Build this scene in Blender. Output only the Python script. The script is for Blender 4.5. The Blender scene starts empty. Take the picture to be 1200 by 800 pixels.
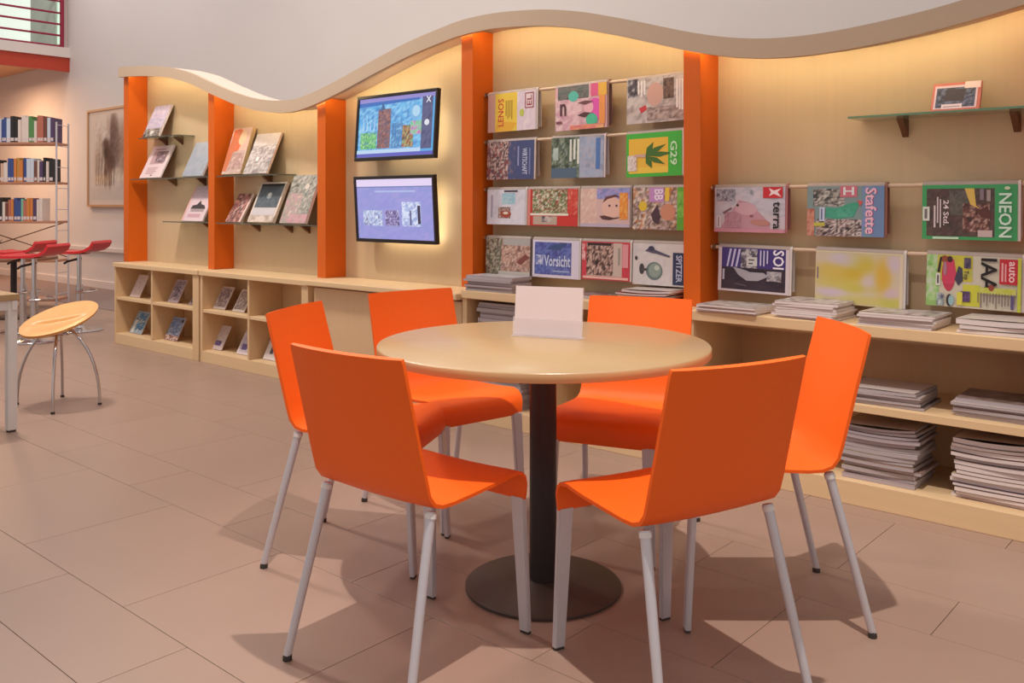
import bpy, bmesh, math, random
import numpy as np
from mathutils import Vector, Matrix
random.seed(7)
C = bpy.context.scene.collection
sc = bpy.context.scene
PI = math.pi
R = math.radians

# ------------------------------------------------------------------ camera
cam_d = bpy.data.cameras.new('camera'); cam = bpy.data.objects.new('camera', cam_d); C.objects.link(cam)
cam.location = (0, 0, 1.16); cam.rotation_euler = (R(90), 0, R(41.2))
cam_d.sensor_width = 36.0; cam_d.lens = 36.0 * 1060 / 1200
cam_d.shift_y = -(400 - 238) / 1200.0
cam_d.clip_start = 0.05; cam_d.clip_end = 100
sc.camera = cam

# ------------------------------------------------------------------ world, lamps, exposure
w = bpy.data.worlds.new('world'); sc.world = w; w.use_nodes = True
bg = w.node_tree.nodes['Background']; bg.inputs[0].default_value = (1.0, 0.95, 0.92, 1); bg.inputs[1].default_value = 0.57
sc.view_settings.view_transform = 'Standard'; sc.view_settings.look = 'None'
sc.view_settings.exposure = 0.0; sc.view_settings.gamma = 1.0; sc.view_settings.use_curve_mapping = False

def lamp(name, loc, power, size, color=(1, .93, .87), target=None, spread=180):
    d = bpy.data.lights.new(name, 'AREA'); d.shape = 'DISK'; d.size = size; d.energy = power; d.color = color
    d.spread = R(spread)
    o = bpy.data.objects.new(name, d); C.objects.link(o); o.location = loc
    if target is not None:
        v = Vector(target) - Vector(loc); o.rotation_euler = v.to_track_quat('-Z', 'Y').to_euler()
    return o
def spot(name, loc, power, radius, target, cone, blend, color=(1, .93, .87)):
    d = bpy.data.lights.new(name, 'SPOT'); d.energy = power; d.color = color; d.shadow_soft_size = radius
    d.spot_size = R(cone); d.spot_blend = blend
    o = bpy.data.objects.new(name, d); C.objects.link(o); o.location = loc
    o.rotation_euler = (Vector(target) - Vector(loc)).to_track_quat('-Z', 'Y').to_euler(); return o
# ceiling downlights of the hall (round, above the frame), and one added fill
spot('ceiling_spotlight', (-0.85, 1.45, 4.4), 580, .03, (-1.25, 2.2, 0), 54, .8)
lamp('overhead_light', (-2.9, 1.6, 4.3), 8, .16)
lamp('overhead_light', (-4.6, 0.9, 4.3), 10, .40)
lamp('overhead_light', (-5.9, 2.0, 4.3), 102, .40)
lamp('overhead_light', (-4.1, 2.3, 4.3), 26, .40)  # unseen fill added to lift the far floor
lamp('overhead_light', (-9.2, 1.8, 4.3), 32, .40)
# unseen lights added behind the display wall to brighten the back wall
for wx_ in (-12.3, -10.2, -7.2, -4.2, -1.2):
    lamp('back_wall_fill', (wx_, 4.30, 5.6), 18, .5, (1, .97, .95), (wx_, 5.6, 2.2), 150)
# warm lamp fitted under the mezzanine deck
lamp('mezzanine_lamp', (-14.4, 4.4, 2.98), 70, .5, (1, .60, .34))

# ------------------------------------------------------------------ materials
def srgb(r, g, b):
    f = lambda c: (c / 255 / 12.92) if c / 255 <= .04045 else ((c / 255 + .055) / 1.055) ** 2.4
    return (f(r), f(g), f(b))
M = {}
def mat(name, col, rough=.5, metal=0, grain=None, spec=.5, bump=0, vary=0):
    m = bpy.data.materials.new(name); m.use_nodes = True
    nt = m.node_tree; b = nt.nodes['Principled BSDF']
    b.inputs['Roughness'].default_value = rough; b.inputs['Metallic'].default_value = metal
    b.inputs['Specular IOR Level'].default_value = spec
    b.inputs['Base Color'].default_value = (*col, 1)
    if grain:                                    # grain = (scale xyz, noise scale, amount)
        s, ns, am = grain
        tc = nt.nodes.new('ShaderNodeTexCoord'); mp = nt.nodes.new('ShaderNodeMapping'); nz = nt.nodes.new('ShaderNodeTexNoise')
        mp.inputs['Scale'].default_value = s; nz.inputs['Scale'].default_value = ns; nz.inputs['Detail'].default_value = 5
        rp = nt.nodes.new('ShaderNodeMix'); rp.data_type = 'RGBA'
        rp.inputs[6].default_value = (*[c * (1 - am) for c in col], 1); rp.inputs[7].default_value = (*[min(1, c * (1 + am)) for c in col], 1)
        nt.links.new(tc.outputs['Object'], mp.inputs[0]); nt.links.new(mp.outputs[0], nz.inputs['Vector'])
        nt.links.new(nz.outputs[0], rp.inputs[0])
        out = rp.outputs[2]
        if vary:                                 # each piece a little lighter or darker than its neighbours
            oi = nt.nodes.new('ShaderNodeObjectInfo'); mr = nt.nodes.new('ShaderNodeMapRange')
            mr.inputs[3].default_value = 1 - vary; mr.inputs[4].default_value = 1 + vary
            hs = nt.nodes.new('ShaderNodeHueSaturation')
            nt.links.new(oi.outputs['Random'], mr.inputs[0]); nt.links.new(mr.outputs[0], hs.inputs['Value'])
            nt.links.new(out, hs.inputs['Color']); out = hs.outputs[0]
        nt.links.new(out, b.inputs['Base Color'])
        if bump:
            bp = nt.nodes.new('ShaderNodeBump'); bp.inputs['Strength'].default_value = bump; bp.inputs['Distance'].default_value = .002
            nt.links.new(nz.outputs[0], bp.inputs['Height']); nt.links.new(bp.outputs[0], b.inputs['Normal'])
    M[name] = m; return m
mat('orange_shell', srgb(244, 100, 19), .5, spec=.35, grain=((1, 1, 1), 60, .03))
mat('orange_pillar', srgb(214, 98, 17), .45, spec=.35, grain=((1, 1, .15), 8, .05))
mat('maple_panel', srgb(206, 178, 140), .5, grain=((14, 14, .5), 3, .05))
mat('maple_cabinet', srgb(224, 190, 146), .45, grain=((.7, 14, 14), 3, .06))
mat('maple_upright', srgb(216, 180, 136), .5, grain=((14, 14, .6), 3, .06))
mat('grey_maple', srgb(218, 180, 138), .5, grain=((10, 10, .6), 3, .05))
mat('beech_table', srgb(174, 143, 104), .30, grain=((1, 9, 9), 4, .05))
mat('beech_edge', srgb(205, 165, 115), .4, grain=((3, 3, 20), 4, .05))
mat('stool_wood', srgb(222, 158, 88), .3, grain=((1.2, 14, 14), 4, .12))
mat('canopy_grey', srgb(194, 168, 142), .6, grain=((6, 6, 6), 8, .03))
mat('canopy_top', srgb(214, 190, 174), .7, grain=((6, 6, 6), 8, .03))
mat('wall_paint', srgb(220, 210, 205), .85, grain=((1, 1, 1), 3, .02))
mat('floor_tile', srgb(157, 129, 114), .36, grain=((1, 1, 1), 2.2, .07), bump=.05, vary=.014)
mat('grout', srgb(120, 99, 87), .8, grain=((1, 1, 1), 30, .1))
mat('grey_floor', srgb(140, 120, 114), .95, grain=((1, 1, 1), 120, .15))
mat('white_trim', srgb(225, 212, 206), .6, grain=((1, 1, 1), 5, .02))
mat('aluminium', srgb(204, 198, 202), .36, .3, grain=((1, 1, 1), 40, .04))
mat('chrome', srgb(205, 200, 200), .15, .95, grain=((1, 1, 1), 20, .04))
mat('black_metal', srgb(52, 42, 42), .42, .3, grain=((1, 1, 1), 40, .1))
mat('base_metal', srgb(78, 66, 60), .4, .3, grain=((1, 1, 1), 30, .1))
mat('rubber', srgb(60, 50, 46), .8, grain=((1, 1, 1), 40, .1))
mat('white_steel', srgb(222, 214, 210), .4, grain=((1, 1, 1), 20, .02))
mat('rod_wood', srgb(214, 184, 156), .45, grain=((1, 8, 8), 20, .06))
mat('bracket', srgb(120, 86, 62), .5, .4, grain=((1, 1, 1), 30, .1))
mat('tv_black', srgb(30, 20, 20), .3, grain=((1, 1, 1), 30, .1))
mat('paper', srgb(222, 208, 204), .7, grain=((.5, .5, 90), 6, .14))
mat('paper_grey', srgb(176, 164, 166), .7, grain=((.5, .5, 90), 6, .16))
mat('card_white', srgb(222, 204, 202), .6, grain=((1, 1, 1), 10, .02))
mat('red_plastic', srgb(206, 34, 40), .35, grain=((1, 1, 1), 20, .05))
mat('seat_underside', srgb(206, 160, 140), .5, grain=((1, 1, 1), 20, .05))
mat('rail_red', srgb(150, 28, 62), .45, grain=((1, 1, 1), 20, .05))
mat('fascia_red', srgb(186, 62, 40), .5, grain=((1, 1, 1), 10, .05))
mat('peach_soffit', srgb(226, 178, 140), .8, grain=((1, 1, 1), 5, .03))
mat('shelf_wood', srgb(186, 128, 98), .45, grain=((2, 12, 12), 6, .12))
mat('brown_wood', srgb(128, 86, 62), .45, grain=((2, 12, 12), 6, .12))
mat('brown_box', srgb(120, 84, 70), .7, grain=((6, 6, 30), 6, .18))
mat('oak_frame', srgb(196, 150, 110), .5, grain=((8, 8, 2), 10, .08))
mat('leaf', srgb(86, 110, 48), .5, grain=((3, 3, 3), 10, .15))
mat('soil', srgb(70, 52, 40), .9, grain=((1, 1, 1), 50, .2))
mat('drape', srgb(188, 200, 186), .8, grain=((14, 14, .4), 3, .08))

def glassmat(name, col, alpha, rough=.04):
    m = mat(name, col, rough); b = m.node_tree.nodes['Principled BSDF']
    b.inputs['Transmission Weight'].default_value = alpha; b.inputs['IOR'].default_value = 1.45
    nt = m.node_tree; nz = nt.nodes.new('ShaderNodeTexNoise'); nz.inputs['Scale'].default_value = 3
    mr = nt.nodes.new('ShaderNodeMapRange'); mr.inputs[3].default_value = rough * .8; mr.inputs[4].default_value = rough * 1.2
    nt.links.new(nz.outputs[0], mr.inputs[0]); nt.links.new(mr.outputs[0], b.inputs['Roughness'])
    return m
glassmat('shelf_glass', srgb(196, 208, 190), .85)
glassmat('glass_edge', srgb(120, 160, 126), .2, .15)
glassmat('dark_glass_edge', srgb(96, 92, 78), .2, .15)
mat('clear_acrylic', srgb(240, 228, 228), .1)
M['clear_acrylic'].node_tree.nodes['Principled BSDF'].inputs['Alpha'].default_value = .30

def emitmat(name, col, strength):
    m = bpy.data.materials.new(name); m.use_nodes = True; nt = m.node_tree
    b = nt.nodes['Principled BSDF']; b.inputs['Base Color'].default_value = (*col, 1)
    b.inputs['Emission Color'].default_value = (*col, 1); b.inputs['Emission Strength'].default_value = strength
    M[name] = m
emitmat('led_warm', (1, .92, .58), 19)
emitmat('led_tv', (1, .92, .68), 10)
emitmat('window_light', (.80, .92, .82), .62)

# printed matter: one material that shows the ink colours stored on the faces of a cover
def printmat(name, emit=0):
    m = bpy.data.materials.new(name); m.use_nodes = True; nt = m.node_tree; b = nt.nodes['Principled BSDF']
    a = nt.nodes.new('ShaderNodeAttribute'); a.attribute_name = 'ink'
    b.inputs['Roughness'].default_value = .38
    if emit:
        b.inputs['Base Color'].default_value = (.02, .02, .02, 1); b.inputs['Roughness'].default_value = .15
        nt.links.new(a.outputs['Color'], b.inputs['Emission Color']); b.inputs['Emission Strength'].default_value = emit
    else:
        nt.links.new(a.outputs['Color'], b.inputs['Base Color'])
    M[name] = m
printmat('print'); printmat('screen', .95)

COLM = {}
def colmat(rgb, rough=.5):
    k = (rgb, rough)
    if k not in COLM:
        COLM[k] = mat('cloth_%d_%d_%d' % rgb, srgb(*rgb), rough, grain=((2, 2, 2), 12, .06))
    return COLM[k]

# ------------------------------------------------------------------ mesh helpers
class MB:
    def __init__(s): s.bm = bmesh.new(); s.mi = 0
    def _tag(s, faces):
        for f in faces: f.material_index = s.mi
    def box(s, x0, x1, y0, y1, z0, z1, bevel=0, mtx=None):
        vs = [s.bm.verts.new((x, y, z)) for x in (x0, x1) for y in (y0, y1) for z in (z0, z1)]
        fs = [s.bm.faces.new([vs[i] for i in q]) for q in ((0, 1, 3, 2), (4, 6, 7, 5), (0, 4, 5, 1), (2, 3, 7, 6), (0, 2, 6, 4), (1, 5, 7, 3))]
        s._tag(fs)
        if mtx is not None: bmesh.ops.transform(s.bm, matrix=mtx, verts=vs)
        if bevel:
            es = list({e for f in fs for e in f.edges})
            r = bmesh.ops.bevel(s.bm, geom=es, offset=bevel, segments=2, profile=.5, affect='EDGES', clamp_overlap=True)
            s._tag(r['faces'])
        return s
    def tube(s, pts, rad, seg=10, cap=True):
        pts = [Vector(p) for p in pts]; n = len(pts)
        rad = rad if isinstance(rad, (list, tuple)) else [rad] * n
        rings = []; up = None
        for i, p in enumerate(pts):
            t = (pts[min(i + 1, n - 1)] - pts[max(i - 1, 0)]).normalized()
            if up is None: up = Vector((0, 0, 1)) if abs(t.z) < .9 else Vector((1, 0, 0))
            a = t.cross(up).normalized(); b = a.cross(t).normalized(); up = b
            rings.append([s.bm.verts.new(p + (a * math.cos(2 * PI * k / seg) + b * math.sin(2 * PI * k / seg)) * rad[i]) for k in range(seg)])
        for i in range(n - 1):
            for k in range(seg):
                f = s.bm.faces.new((rings[i][k], rings[i][(k + 1) % seg], rings[i + 1][(k + 1) % seg], rings[i + 1][k])); f.material_index = s.mi
        if cap:
            s._tag([s.bm.faces.new(rings[0][::-1]), s.bm.faces.new(rings[-1])])
        return s
    def lathe(s, prof, seg=48, c=(0, 0)):
        rings = []
        for r, z in prof:
            if r < 1e-5: rings.append([s.bm.verts.new((c[0], c[1], z))])
            else: rings.append([s.bm.verts.new((c[0] + r * math.cos(2 * PI * k / seg), c[1] + r * math.sin(2 * PI * k / seg), z)) for k in range(seg)])
        for A, B in zip(rings, rings[1:]):
            for k in range(seg):
                k2 = (k + 1) % seg
                if len(A) == 1 and len(B) == 1: continue
                if len(A) == 1: q = (A[0], B[k], B[k2])
                elif len(B) == 1: q = (A[k], B[0], A[k2])
                else: q = (A[k], B[k], B[k2], A[k2])
                f = s.bm.faces.new(q); f.material_index = s.mi
        return s
    def prism(s, poly, axis, a0, a1):
        """polygon in a plane, extruded along 'x', 'y' or 'z' from a0 to a1"""
        def P(p, a): return {'x': (a, p[0], p[1]), 'y': (p[0], a, p[1]), 'z': (p[0], p[1], a)}[axis]
        A = [s.bm.verts.new(P(p, a0)) for p in poly]; B = [s.bm.verts.new(P(p, a1)) for p in poly]
        n = len(poly)
        s._tag([s.bm.faces.new(A[::-1]), s.bm.faces.new(B)])
        s._tag([s.bm.faces.new((A[i], A[(i + 1) % n], B[(i + 1) % n], B[i])) for i in range(n)])
        return s
    def strip(s, lo, hi, y0, y1):
        """curved board: lists of (x,z) for lower and upper line, thick from y0 to y1"""
        n = len(lo)
        v = [[s.bm.verts.new((lo[i][0], y0, lo[i][1])), s.bm.verts.new((lo[i][0], y1, lo[i][1])),
              s.bm.verts.new((hi[i][0], y1, hi[i][1])), s.bm.verts.new((hi[i][0], y0, hi[i][1]))] for i in range(n)]
        for i in range(n - 1):
            for k in range(4):
                f = s.bm.faces.new((v[i][k], v[i + 1][k], v[i + 1][(k + 1) % 4], v[i][(k + 1) % 4])); f.material_index = s.mi
        s._tag([s.bm.faces.new(v[0]), s.bm.faces.new(v[-1][::-1])])
        return s
    def build(s, name, mats, parent=None, smooth=0, loc=(0, 0, 0), rot=(0, 0, 0)):
        bmesh.ops.recalc_face_normals(s.bm, faces=s.bm.faces)
        me = bpy.data.meshes.new(name); s.bm.to_mesh(me); s.bm.free()
        for m in (mats if isinstance(mats, (list, tuple)) else [mats]): me.materials.append(M[m] if isinstance(m, str) else m)
        if smooth:
            me.polygons.foreach_set('use_smooth', [True] * len(me.polygons)); me.set_sharp_from_angle(angle=R(smooth))
        o = bpy.data.objects.new(name, me); C.objects.link(o); o.location = loc; o.rotation_euler = rot
        if parent: o.parent = parent
        return o
def tag(o, label, cat, group=None):
    o['label'] = label; o['category'] = cat
    if group: o['group'] = group
    return o
def thing(name, label, cat, loc=(0, 0, 0), rz=0, group=None):
    o = bpy.data.objects.new(name, None); C.objects.link(o); o.empty_display_size = .1
    o.location = loc; o.rotation_euler = (0, 0, rz)
    return tag(o, label, cat, group)
def structure(o): o['kind'] = 'structure'; return o
def copy_thing(o, label=None):
    def rec(a, p):
        c = a.copy(); C.objects.link(c)
        if p: c.parent = p
        for ch in a.children: rec(ch, c)
        return c
    c = rec(o, None)
    if label: c['label'] = label
    return c
ORD = ['topmost', 'second from top', 'third from top', 'fourth from top', 'fifth from top', 'sixth from top', 'seventh from top', 'eighth from top',
       'ninth from top', 'tenth from top', 'eleventh from top', 'twelfth from top', 'thirteenth from top', 'fourteenth from top', 'fifteenth from top', 'sixteenth from top']
NTH = ['first', 'second', 'third', 'fourth', 'fifth', 'sixth', 'seventh', 'eighth', 'ninth', 'tenth', 'eleventh', 'twelfth', 'thirteenth', 'fourteenth',
       'fifteenth', 'sixteenth', 'seventeenth', 'eighteenth', 'nineteenth', 'twentieth']

# ------------------------------------------------------------------ printed art (flat ink on covers, screens, posters)
_glyphs = {}
def glyphs(s):
    if s not in _glyphs:
        cu = bpy.data.curves.new('lettering', 'FONT'); cu.body = s; cu.resolution_u = 2; cu.fill_mode = 'FRONT'; cu.offset = .018
        o = bpy.data.objects.new('lettering', cu); C.objects.link(o)
        me = bpy.data.meshes.new_from_object(o.evaluated_get(bpy.context.evaluated_depsgraph_get()))
        v = [(p.co.x, p.co.y) for p in me.vertices]; f = [tuple(p.vertices) for p in me.polygons]
        bpy.data.objects.remove(o); bpy.data.curves.remove(cu); bpy.data.meshes.remove(me)
        _glyphs[s] = (v, f)
    return _glyphs[s]
class Art:
    """collects flat ink shapes in a unit square (u right, v up); later shapes lie on top"""
    def __init__(s, bgc): s.V = []; s.F = []; s.K = []; s.L = 0; s.rect(0, 0, 1, 1, bgc)
    def _add(s, pts, faces, cols):
        o = len(s.V); s.V += [(p[0], p[1], s.L) for p in pts]; s.F += [tuple(i + o for i in f) for f in faces]; s.K += cols; s.L += 1; return s
    def rect(s, x0, y0, x1, y1, c): return s._add([(x0, y0), (x1, y0), (x1, y1), (x0, y1)], [(0, 1, 2, 3)], [c])
    def poly(s, pts, c): return s._add(pts, [tuple(range(len(pts)))], [c])
    def ell(s, cx, cy, rx, ry, c, rot=0, n=18):
        a = R(rot); P = []
        for k in range(n):
            x, y = rx * math.cos(2 * PI * k / n), ry * math.sin(2 * PI * k / n)
            P.append((cx + x * math.cos(a) - y * math.sin(a), cy + x * math.sin(a) + y * math.cos(a)))
        return s.poly(P, c)
    def mott(s, x0, y0, x1, y1, nx, ny, pal, seed=1, jit=.35):
        """soft blotches: colours of the palette at scattered points, blended between them"""
        rn = random.Random(seed); mx, my = nx * 2, ny * 2
        g = [[rn.random() for _ in range(nx + 2)] for _ in range(ny + 2)]
        def val(u, v):
            i, j = int(u), int(v); a, b = u - i, v - j; a = a * a * (3 - 2 * a); b = b * b * (3 - 2 * b)
            return (g[j][i] * (1 - a) + g[j][i + 1] * a) * (1 - b) + (g[j + 1][i] * (1 - a) + g[j + 1][i + 1] * a) * b
        def fn(u, v):
            t = .66 * val(u * nx * .999, v * ny * .999) + .34 * rn.random()
            t = min(.999, max(0, (t - .5) * 1.9 + .5)) * (len(pal) - 1); k = int(t); f = t - k
            f = min(1, max(0, (f - .5) * 1.6 + .5))
            return tuple(pal[k][c] * (1 - f) + pal[min(k + 1, len(pal) - 1)][c] * f for c in range(3))
        return s.field(x0, y0, x1, y1, mx, my, fn)
    def field(s, x0, y0, x1, y1, nx, ny, fn):
        V = [(x0 + (x1 - x0) * i / nx, y0 + (y1 - y0) * j / ny) for j in range(ny + 1) for i in range(nx + 1)]
        cols = [fn(i / nx, j / ny) for j in range(ny + 1) for i in range(nx + 1)]; F = []; K = []
        for j in range(ny):
            for i in range(nx):
                a = j * (nx + 1) + i; f = (a, a + 1, a + nx + 2, a + nx + 1); F.append(f); K.append([cols[q] for q in f])
        return s._add(V, F, K)
    def lines(s, x0, y0, x1, y1, n, c, vertical=True, seed=3, fill=.5):
        rn = random.Random(seed)
        for k in range(n):
            q = .55 + .45 * rn.random()
            if vertical:
                d = (x1 - x0) / n; s.rect(x0 + k * d, y1 - (y1 - y0) * q, x0 + k * d + d * fill, y1, c)
            else:
                d = (y1 - y0) / n; s.rect(x0, y0 + k * d, x0 + (x1 - x0) * q, y0 + k * d + d * fill, c)
            s.L -= 1
        s.L += 1; return s
    def text(s, t, x0, y0, x1, y1, c, rot=0):
        v, f = glyphs(t)
        if rot == -90: v = [(p[1], -p[0]) for p in v]
        elif rot == 90: v = [(-p[1], p[0]) for p in v]
        ax = min(p[0] for p in v); bx = max(p[0] for p in v); ay = min(p[1] for p in v); by = max(p[1] for p in v)
        P = [(x0 + (p[0] - ax) / (bx - ax) * (x1 - x0), y0 + (p[1] - ay) / (by - ay) * (y1 - y0)) for p in v]
        return s._add(P, f, [c] * len(f))
    def build(s, name, fn, parent=None, material='print', gap=.00025):
        me = bpy.data.meshes.new(name)
        me.from_pydata([fn(u, v, l * gap) for u, v, l in s.V], [], s.F); me.materials.append(M[material])
        at = me.color_attributes.new('ink', 'FLOAT_COLOR', 'CORNER')
        buf = []
        for p, k in zip(me.polygons, s.K):
            if isinstance(k, list):
                for q in k: buf += [*srgb(*q), 1.0]
            else: buf += [*srgb(*k), 1.0] * p.loop_total
        at.data.foreach_set('color', buf); me.update()
        o = bpy.data.objects.new(name, me); C.objects.link(o)
        if parent: o.parent = parent
        return o

# ------------------------------------------------------------------ setting: floor, wall, trims
floor = structure(MB().box(-17, 3.2, -1.6, 5.6, -.06, -.004).build('floor', 'grout'))
bounds = [-1.48, -1.21, -.67, -.40, .14, .41, .953, 1.22, 1.76, 2.03, 2.57, 2.84, 3.38, 3.65, 4.19, 4.5]
phase = [.0, .36, .0, .36, .36, .0, .0, .36, .0, .36, .0, .36, .0, .36, .0]
tile_cache = {}
def tile_mesh(wd, dp):
    k = (round(wd, 3), round(dp, 3))
    if k not in tile_cache:
        g = .0009; t = MB().box(g, wd - g, g, dp - g, -.02, 0, .0008).build('tile', 'floor_tile')
        tile_cache[k] = t.data; bpy.data.objects.remove(t)
    return tile_cache[k]
rest = MB(); cells = []
for j in range(len(bounds) - 1):
    y0, y1 = bounds[j], bounds[j + 1]
    x = -.755 + phase[j] - .72 * 24
    while x < 3.0:
        x0 = max(x, -16.9)
        if x + .72 > x0: cells.append((x0, x + .72, y0, y1))
        x += .72
ca, sa = math.cos(R(41.2)), math.sin(R(41.2))
def seen(c):
    cx, cy = (c[0] + c[1]) / 2, (c[2] + c[3]) / 2
    Y = -sa * cx + ca * cy; X = ca * cx + sa * cy
    return Y > 1.6 and abs(X) < .566 * Y + .5
near = sorted([c for c in cells if seen(c)], key=lambda c: c[0] ** 2 + c[1] * 0 + c[2] ** 2)
vis = set(near[:290])
for c in cells:
    if c in vis:
        o = bpy.data.objects.new('tile', tile_mesh(c[1] - c[0], c[3] - c[2])); C.objects.link(o); o.location = (c[0], c[2], 0); o.parent = floor
    else:
        rest.box(c[0] + .0016, c[1] - .0016, c[2] + .0016, c[3] - .0016, -.02, 0)
ro = rest.build('tile_field', 'floor_tile', floor); ro['kind'] = 'stuff'
structure(MB().box(-16.9, 3.2, 4.5, 5.6, -.02, .004).build('floor_grey_strip', 'grey_floor'))  # greyer strip of floor along the back wall
structure(MB().box(-17, 3.2, 5.6, 5.75, -.06, 6.2).build('wall_back', 'wall_paint'))
structure(MB().box(-17.15, -17, -1.6, 5.75, -.06, 6.2).build('wall_left', 'wall_paint'))
structure(MB().box(-17, 3.2, 5.575, 5.6, .0, .10, .004).build('baseboard_back', 'white_trim'))
structure(MB().box(-13.6, 3.2, 5.56, 5.6, .50, .56, .006).build('trim_1', 'white_trim'))

# window of the upper floor, seen through the railing
wn = structure(MB().box(-16.6, -13.42, 5.53, 5.598, 3.40, 3.46).box(-16.6, -13.42, 5.53, 5.598, 4.62, 4.68)
               .box(-13.5, -13.42, 5.53, 5.598, 3.46, 4.62).box(-16.6, -16.52, 5.53, 5.598, 3.46, 4.62).box(-14.58, -14.52, 5.53, 5.598, 3.46, 4.62).build('window_1', 'white_trim'))
MB().box(-16.52, -14.58, 5.57, 5.58, 3.46, 4.62).build('pane', 'window_light', wn)
MB().box(-14.52, -13.5, 5.57, 5.58, 3.46, 4.62).build('pane', 'window_light', wn)
fold = [(-13.56 - .055 * k, 5.50 + (.022 if k % 2 else -.022)) for k in range(18)]
MB().prism(fold + [(p[0], p[1] + .012) for p in fold[::-1]], 'z', 3.46, 4.64).build('curtain', 'drape', wn)

# mezzanine with red railing
mz = structure(MB().box(-16.99, -13.33, -1.5, 5.598, 3.245, 3.385).build('mezzanine_deck', 'white_trim'))
MB().box(-13.42, -13.36, -1.5, 5.598, 3.05, 3.245).build('fascia_board', 'fascia_red', mz)
MB().box(-16.99, -13.42, -1.5, 5.598, 3.20, 3.244).build('soffit', 'peach_soffit', mz)
rl = thing('balcony_railing', 'red metal balcony railing on the mezzanine at upper left', 'railing', (-13.38, 5.5, 3.385))
for z in (.018, .17, .33, .49, .66, .82, .98): MB().tube([(0, 0, z), (0, -6.9, z)], .015, 8).build('rail', 'rail_red', rl, 40)
for y in (0, -1.7, -3.4, -5.1, -6.8): MB().box(-.03, .03, y - .02, y + .02, 0, 1.05, .004).build('post', 'rail_red', rl)
MB().tube([(0, .02, 1.05), (0, -6.9, 1.05)], .022, 8).build('handrail', 'rail_red', rl, 40)

# framed picture on the back wall
pc = thing('framed_picture', 'large framed abstract drawing in brown and grey on the white wall', 'picture', (-12.07, 5.58, 1.11))
fr = MB()
fr.box(-.62, .62, -.03, .018, 0, .03).box(-.62, .62, -.03, .018, 1.30, 1.33).box(-.62, -.592, -.03, .018, .03, 1.30).box(.592, .62, -.03, .018, .03, 1.30)
fr.build('frame', 'oak_frame', pc)
a = Art((208, 196, 188))
def ink(u, v):
    c = [208, 196, 188]
    for cu, cv, ru, rv, k, dc in ((.60, .62, .07, .30, .8, (92, 70, 70)), (.62, .80, .10, .20, .8, (96, 74, 72)), (.70, .62, .09, .26, .75, (110, 88, 84)), (.44, .56, .10, .13, .95, (60, 38, 30)), (.40, .66, .07, .05, .9, (80, 54, 44)), (.52, .44, .10, .12, .8, (80, 56, 48)), (.85, .55, .10, .32, .6, (140, 112, 96)),
                              (.20, .44, .09, .20, .5, (150, 128, 112)), (.40, .30, .04, .14, .8, (96, 66, 50)), (.52, .27, .04, .14, .75, (110, 76, 60)), (.26, .70, .05, .10, .4, (160, 136, 120)), (.46, .88, .03, .10, .5, (170, 140, 120)), (.30, .24, .2, .05, .6, (214, 184, 150)), (.72, .28, .2, .08, .5, (216, 206, 190)), (.5, .06, .6, .10, .5, (190, 182, 176))):
        w_ = min(1, k * 1.25) * math.exp(-(((u - cu) / ru / 1.1) ** 2 + ((v - cv) / rv / 1.1) ** 2) ** 2); c = [c[q] * (1 - w_) + dc[q] * w_ for q in range(3)]
    n_ = random.uniform(-14, 14) * (1 if .12 < u < .95 and .2 < v < .92 else .2); return tuple(min(250, max(20, q + n_)) for q in c)
a.field(.06, .05, .97, .96, 30, 34, ink)
for k in range(9): a.poly([(.18 + .055 * k, .20), (.19 + .055 * k, .20), (.20 + .05 * k + .03 * (k % 3), .50 + .05 * (k % 4)), (.19 + .05 * k + .03 * (k % 3), .50 + .05 * (k % 4))], (104, 78, 64))
a.build('drawing', lambda u, v, d: (-.592 + 1.184 * u, -.012 - d, .03 + 1.27 * v), pc)

# ------------------------------------------------------------------ display wall with wavy canopy
wave = [(-7.54, 2.224), (-7.462, 2.221), (-7.064, 2.192), (-6.679, 2.143), (-6.357, 2.068), (-6.125, 1.984), (-5.768, 1.870), (-5.498, 1.803), (-5.212, 1.766), (-5.0, 1.764),
        (-4.796, 1.798), (-4.508, 1.864), (-4.302, 1.920), (-3.918, 2.015), (-3.494, 2.086), (-3.246, 2.092), (-2.923, 2.065), (-2.684, 2.021), (-2.379, 1.934),
        (-2.1, 1.847), (-1.93, 1.802), (-1.772, 1.774), (-1.646, 1.762), (-1.51, 1.758), (-1.313, 1.768), (-1.035, 1.797), (-.739, 1.851), (-.5, 1.91)]
wx = np.array([p[0] for p in wave]); wz = np.array([p[1] for p in wave])
xs = np.linspace(-7.53, -.55, 180)
zs = np.interp(xs, wx, wz)
ker = np.exp(-np.linspace(-2, 2, 13) ** 2); ker /= ker.sum()
zs = np.convolve(np.pad(zs, 6, mode='edge'), ker, 'valid')
def zw(x): return float(np.interp(x, xs, zs))
sl = np.gradient(zs, xs); th = .082 * np.sqrt(1 + sl ** 2)
dw = thing('display_wall', 'maple display wall with orange pillars and a wavy grey canopy along its top', 'display wall', (0, 0, 0))
line = lambda off: [(float(x), float(z + o)) for x, z, o in zip(xs, zs, off if hasattr(off, '__len__') else [off] * len(xs))]
MB().strip(line(0), line(th), 3.555, 3.585).build('canopy_front', 'canopy_grey', dw, 40)
MB().strip(line(.035), line(th), 3.586, 3.80).build('canopy_board', 'canopy_top', dw, 40)
MB().strip([p for p in line(.020)][3:-3], [p for p in line(.032)][3:-3], 3.588, 3.596).build('light_strip', 'led_warm', dw)
pil = [-7.524, -6.177, -4.837, -3.524, -2.117, -.70]
for x in pil:
    zb = .668 if x < -4.9 else (.676 if x < -4 else .696)
    pxs = [x + .085 * k / 4 for k in range(5)]
    MB().prism([(pxs[0], zb), (pxs[-1], zb)] + [(q, zw(q) + .03) for q in pxs[::-1]], 'y', 3.60, 3.765).build('pillar', 'orange_pillar', dw)
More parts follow.
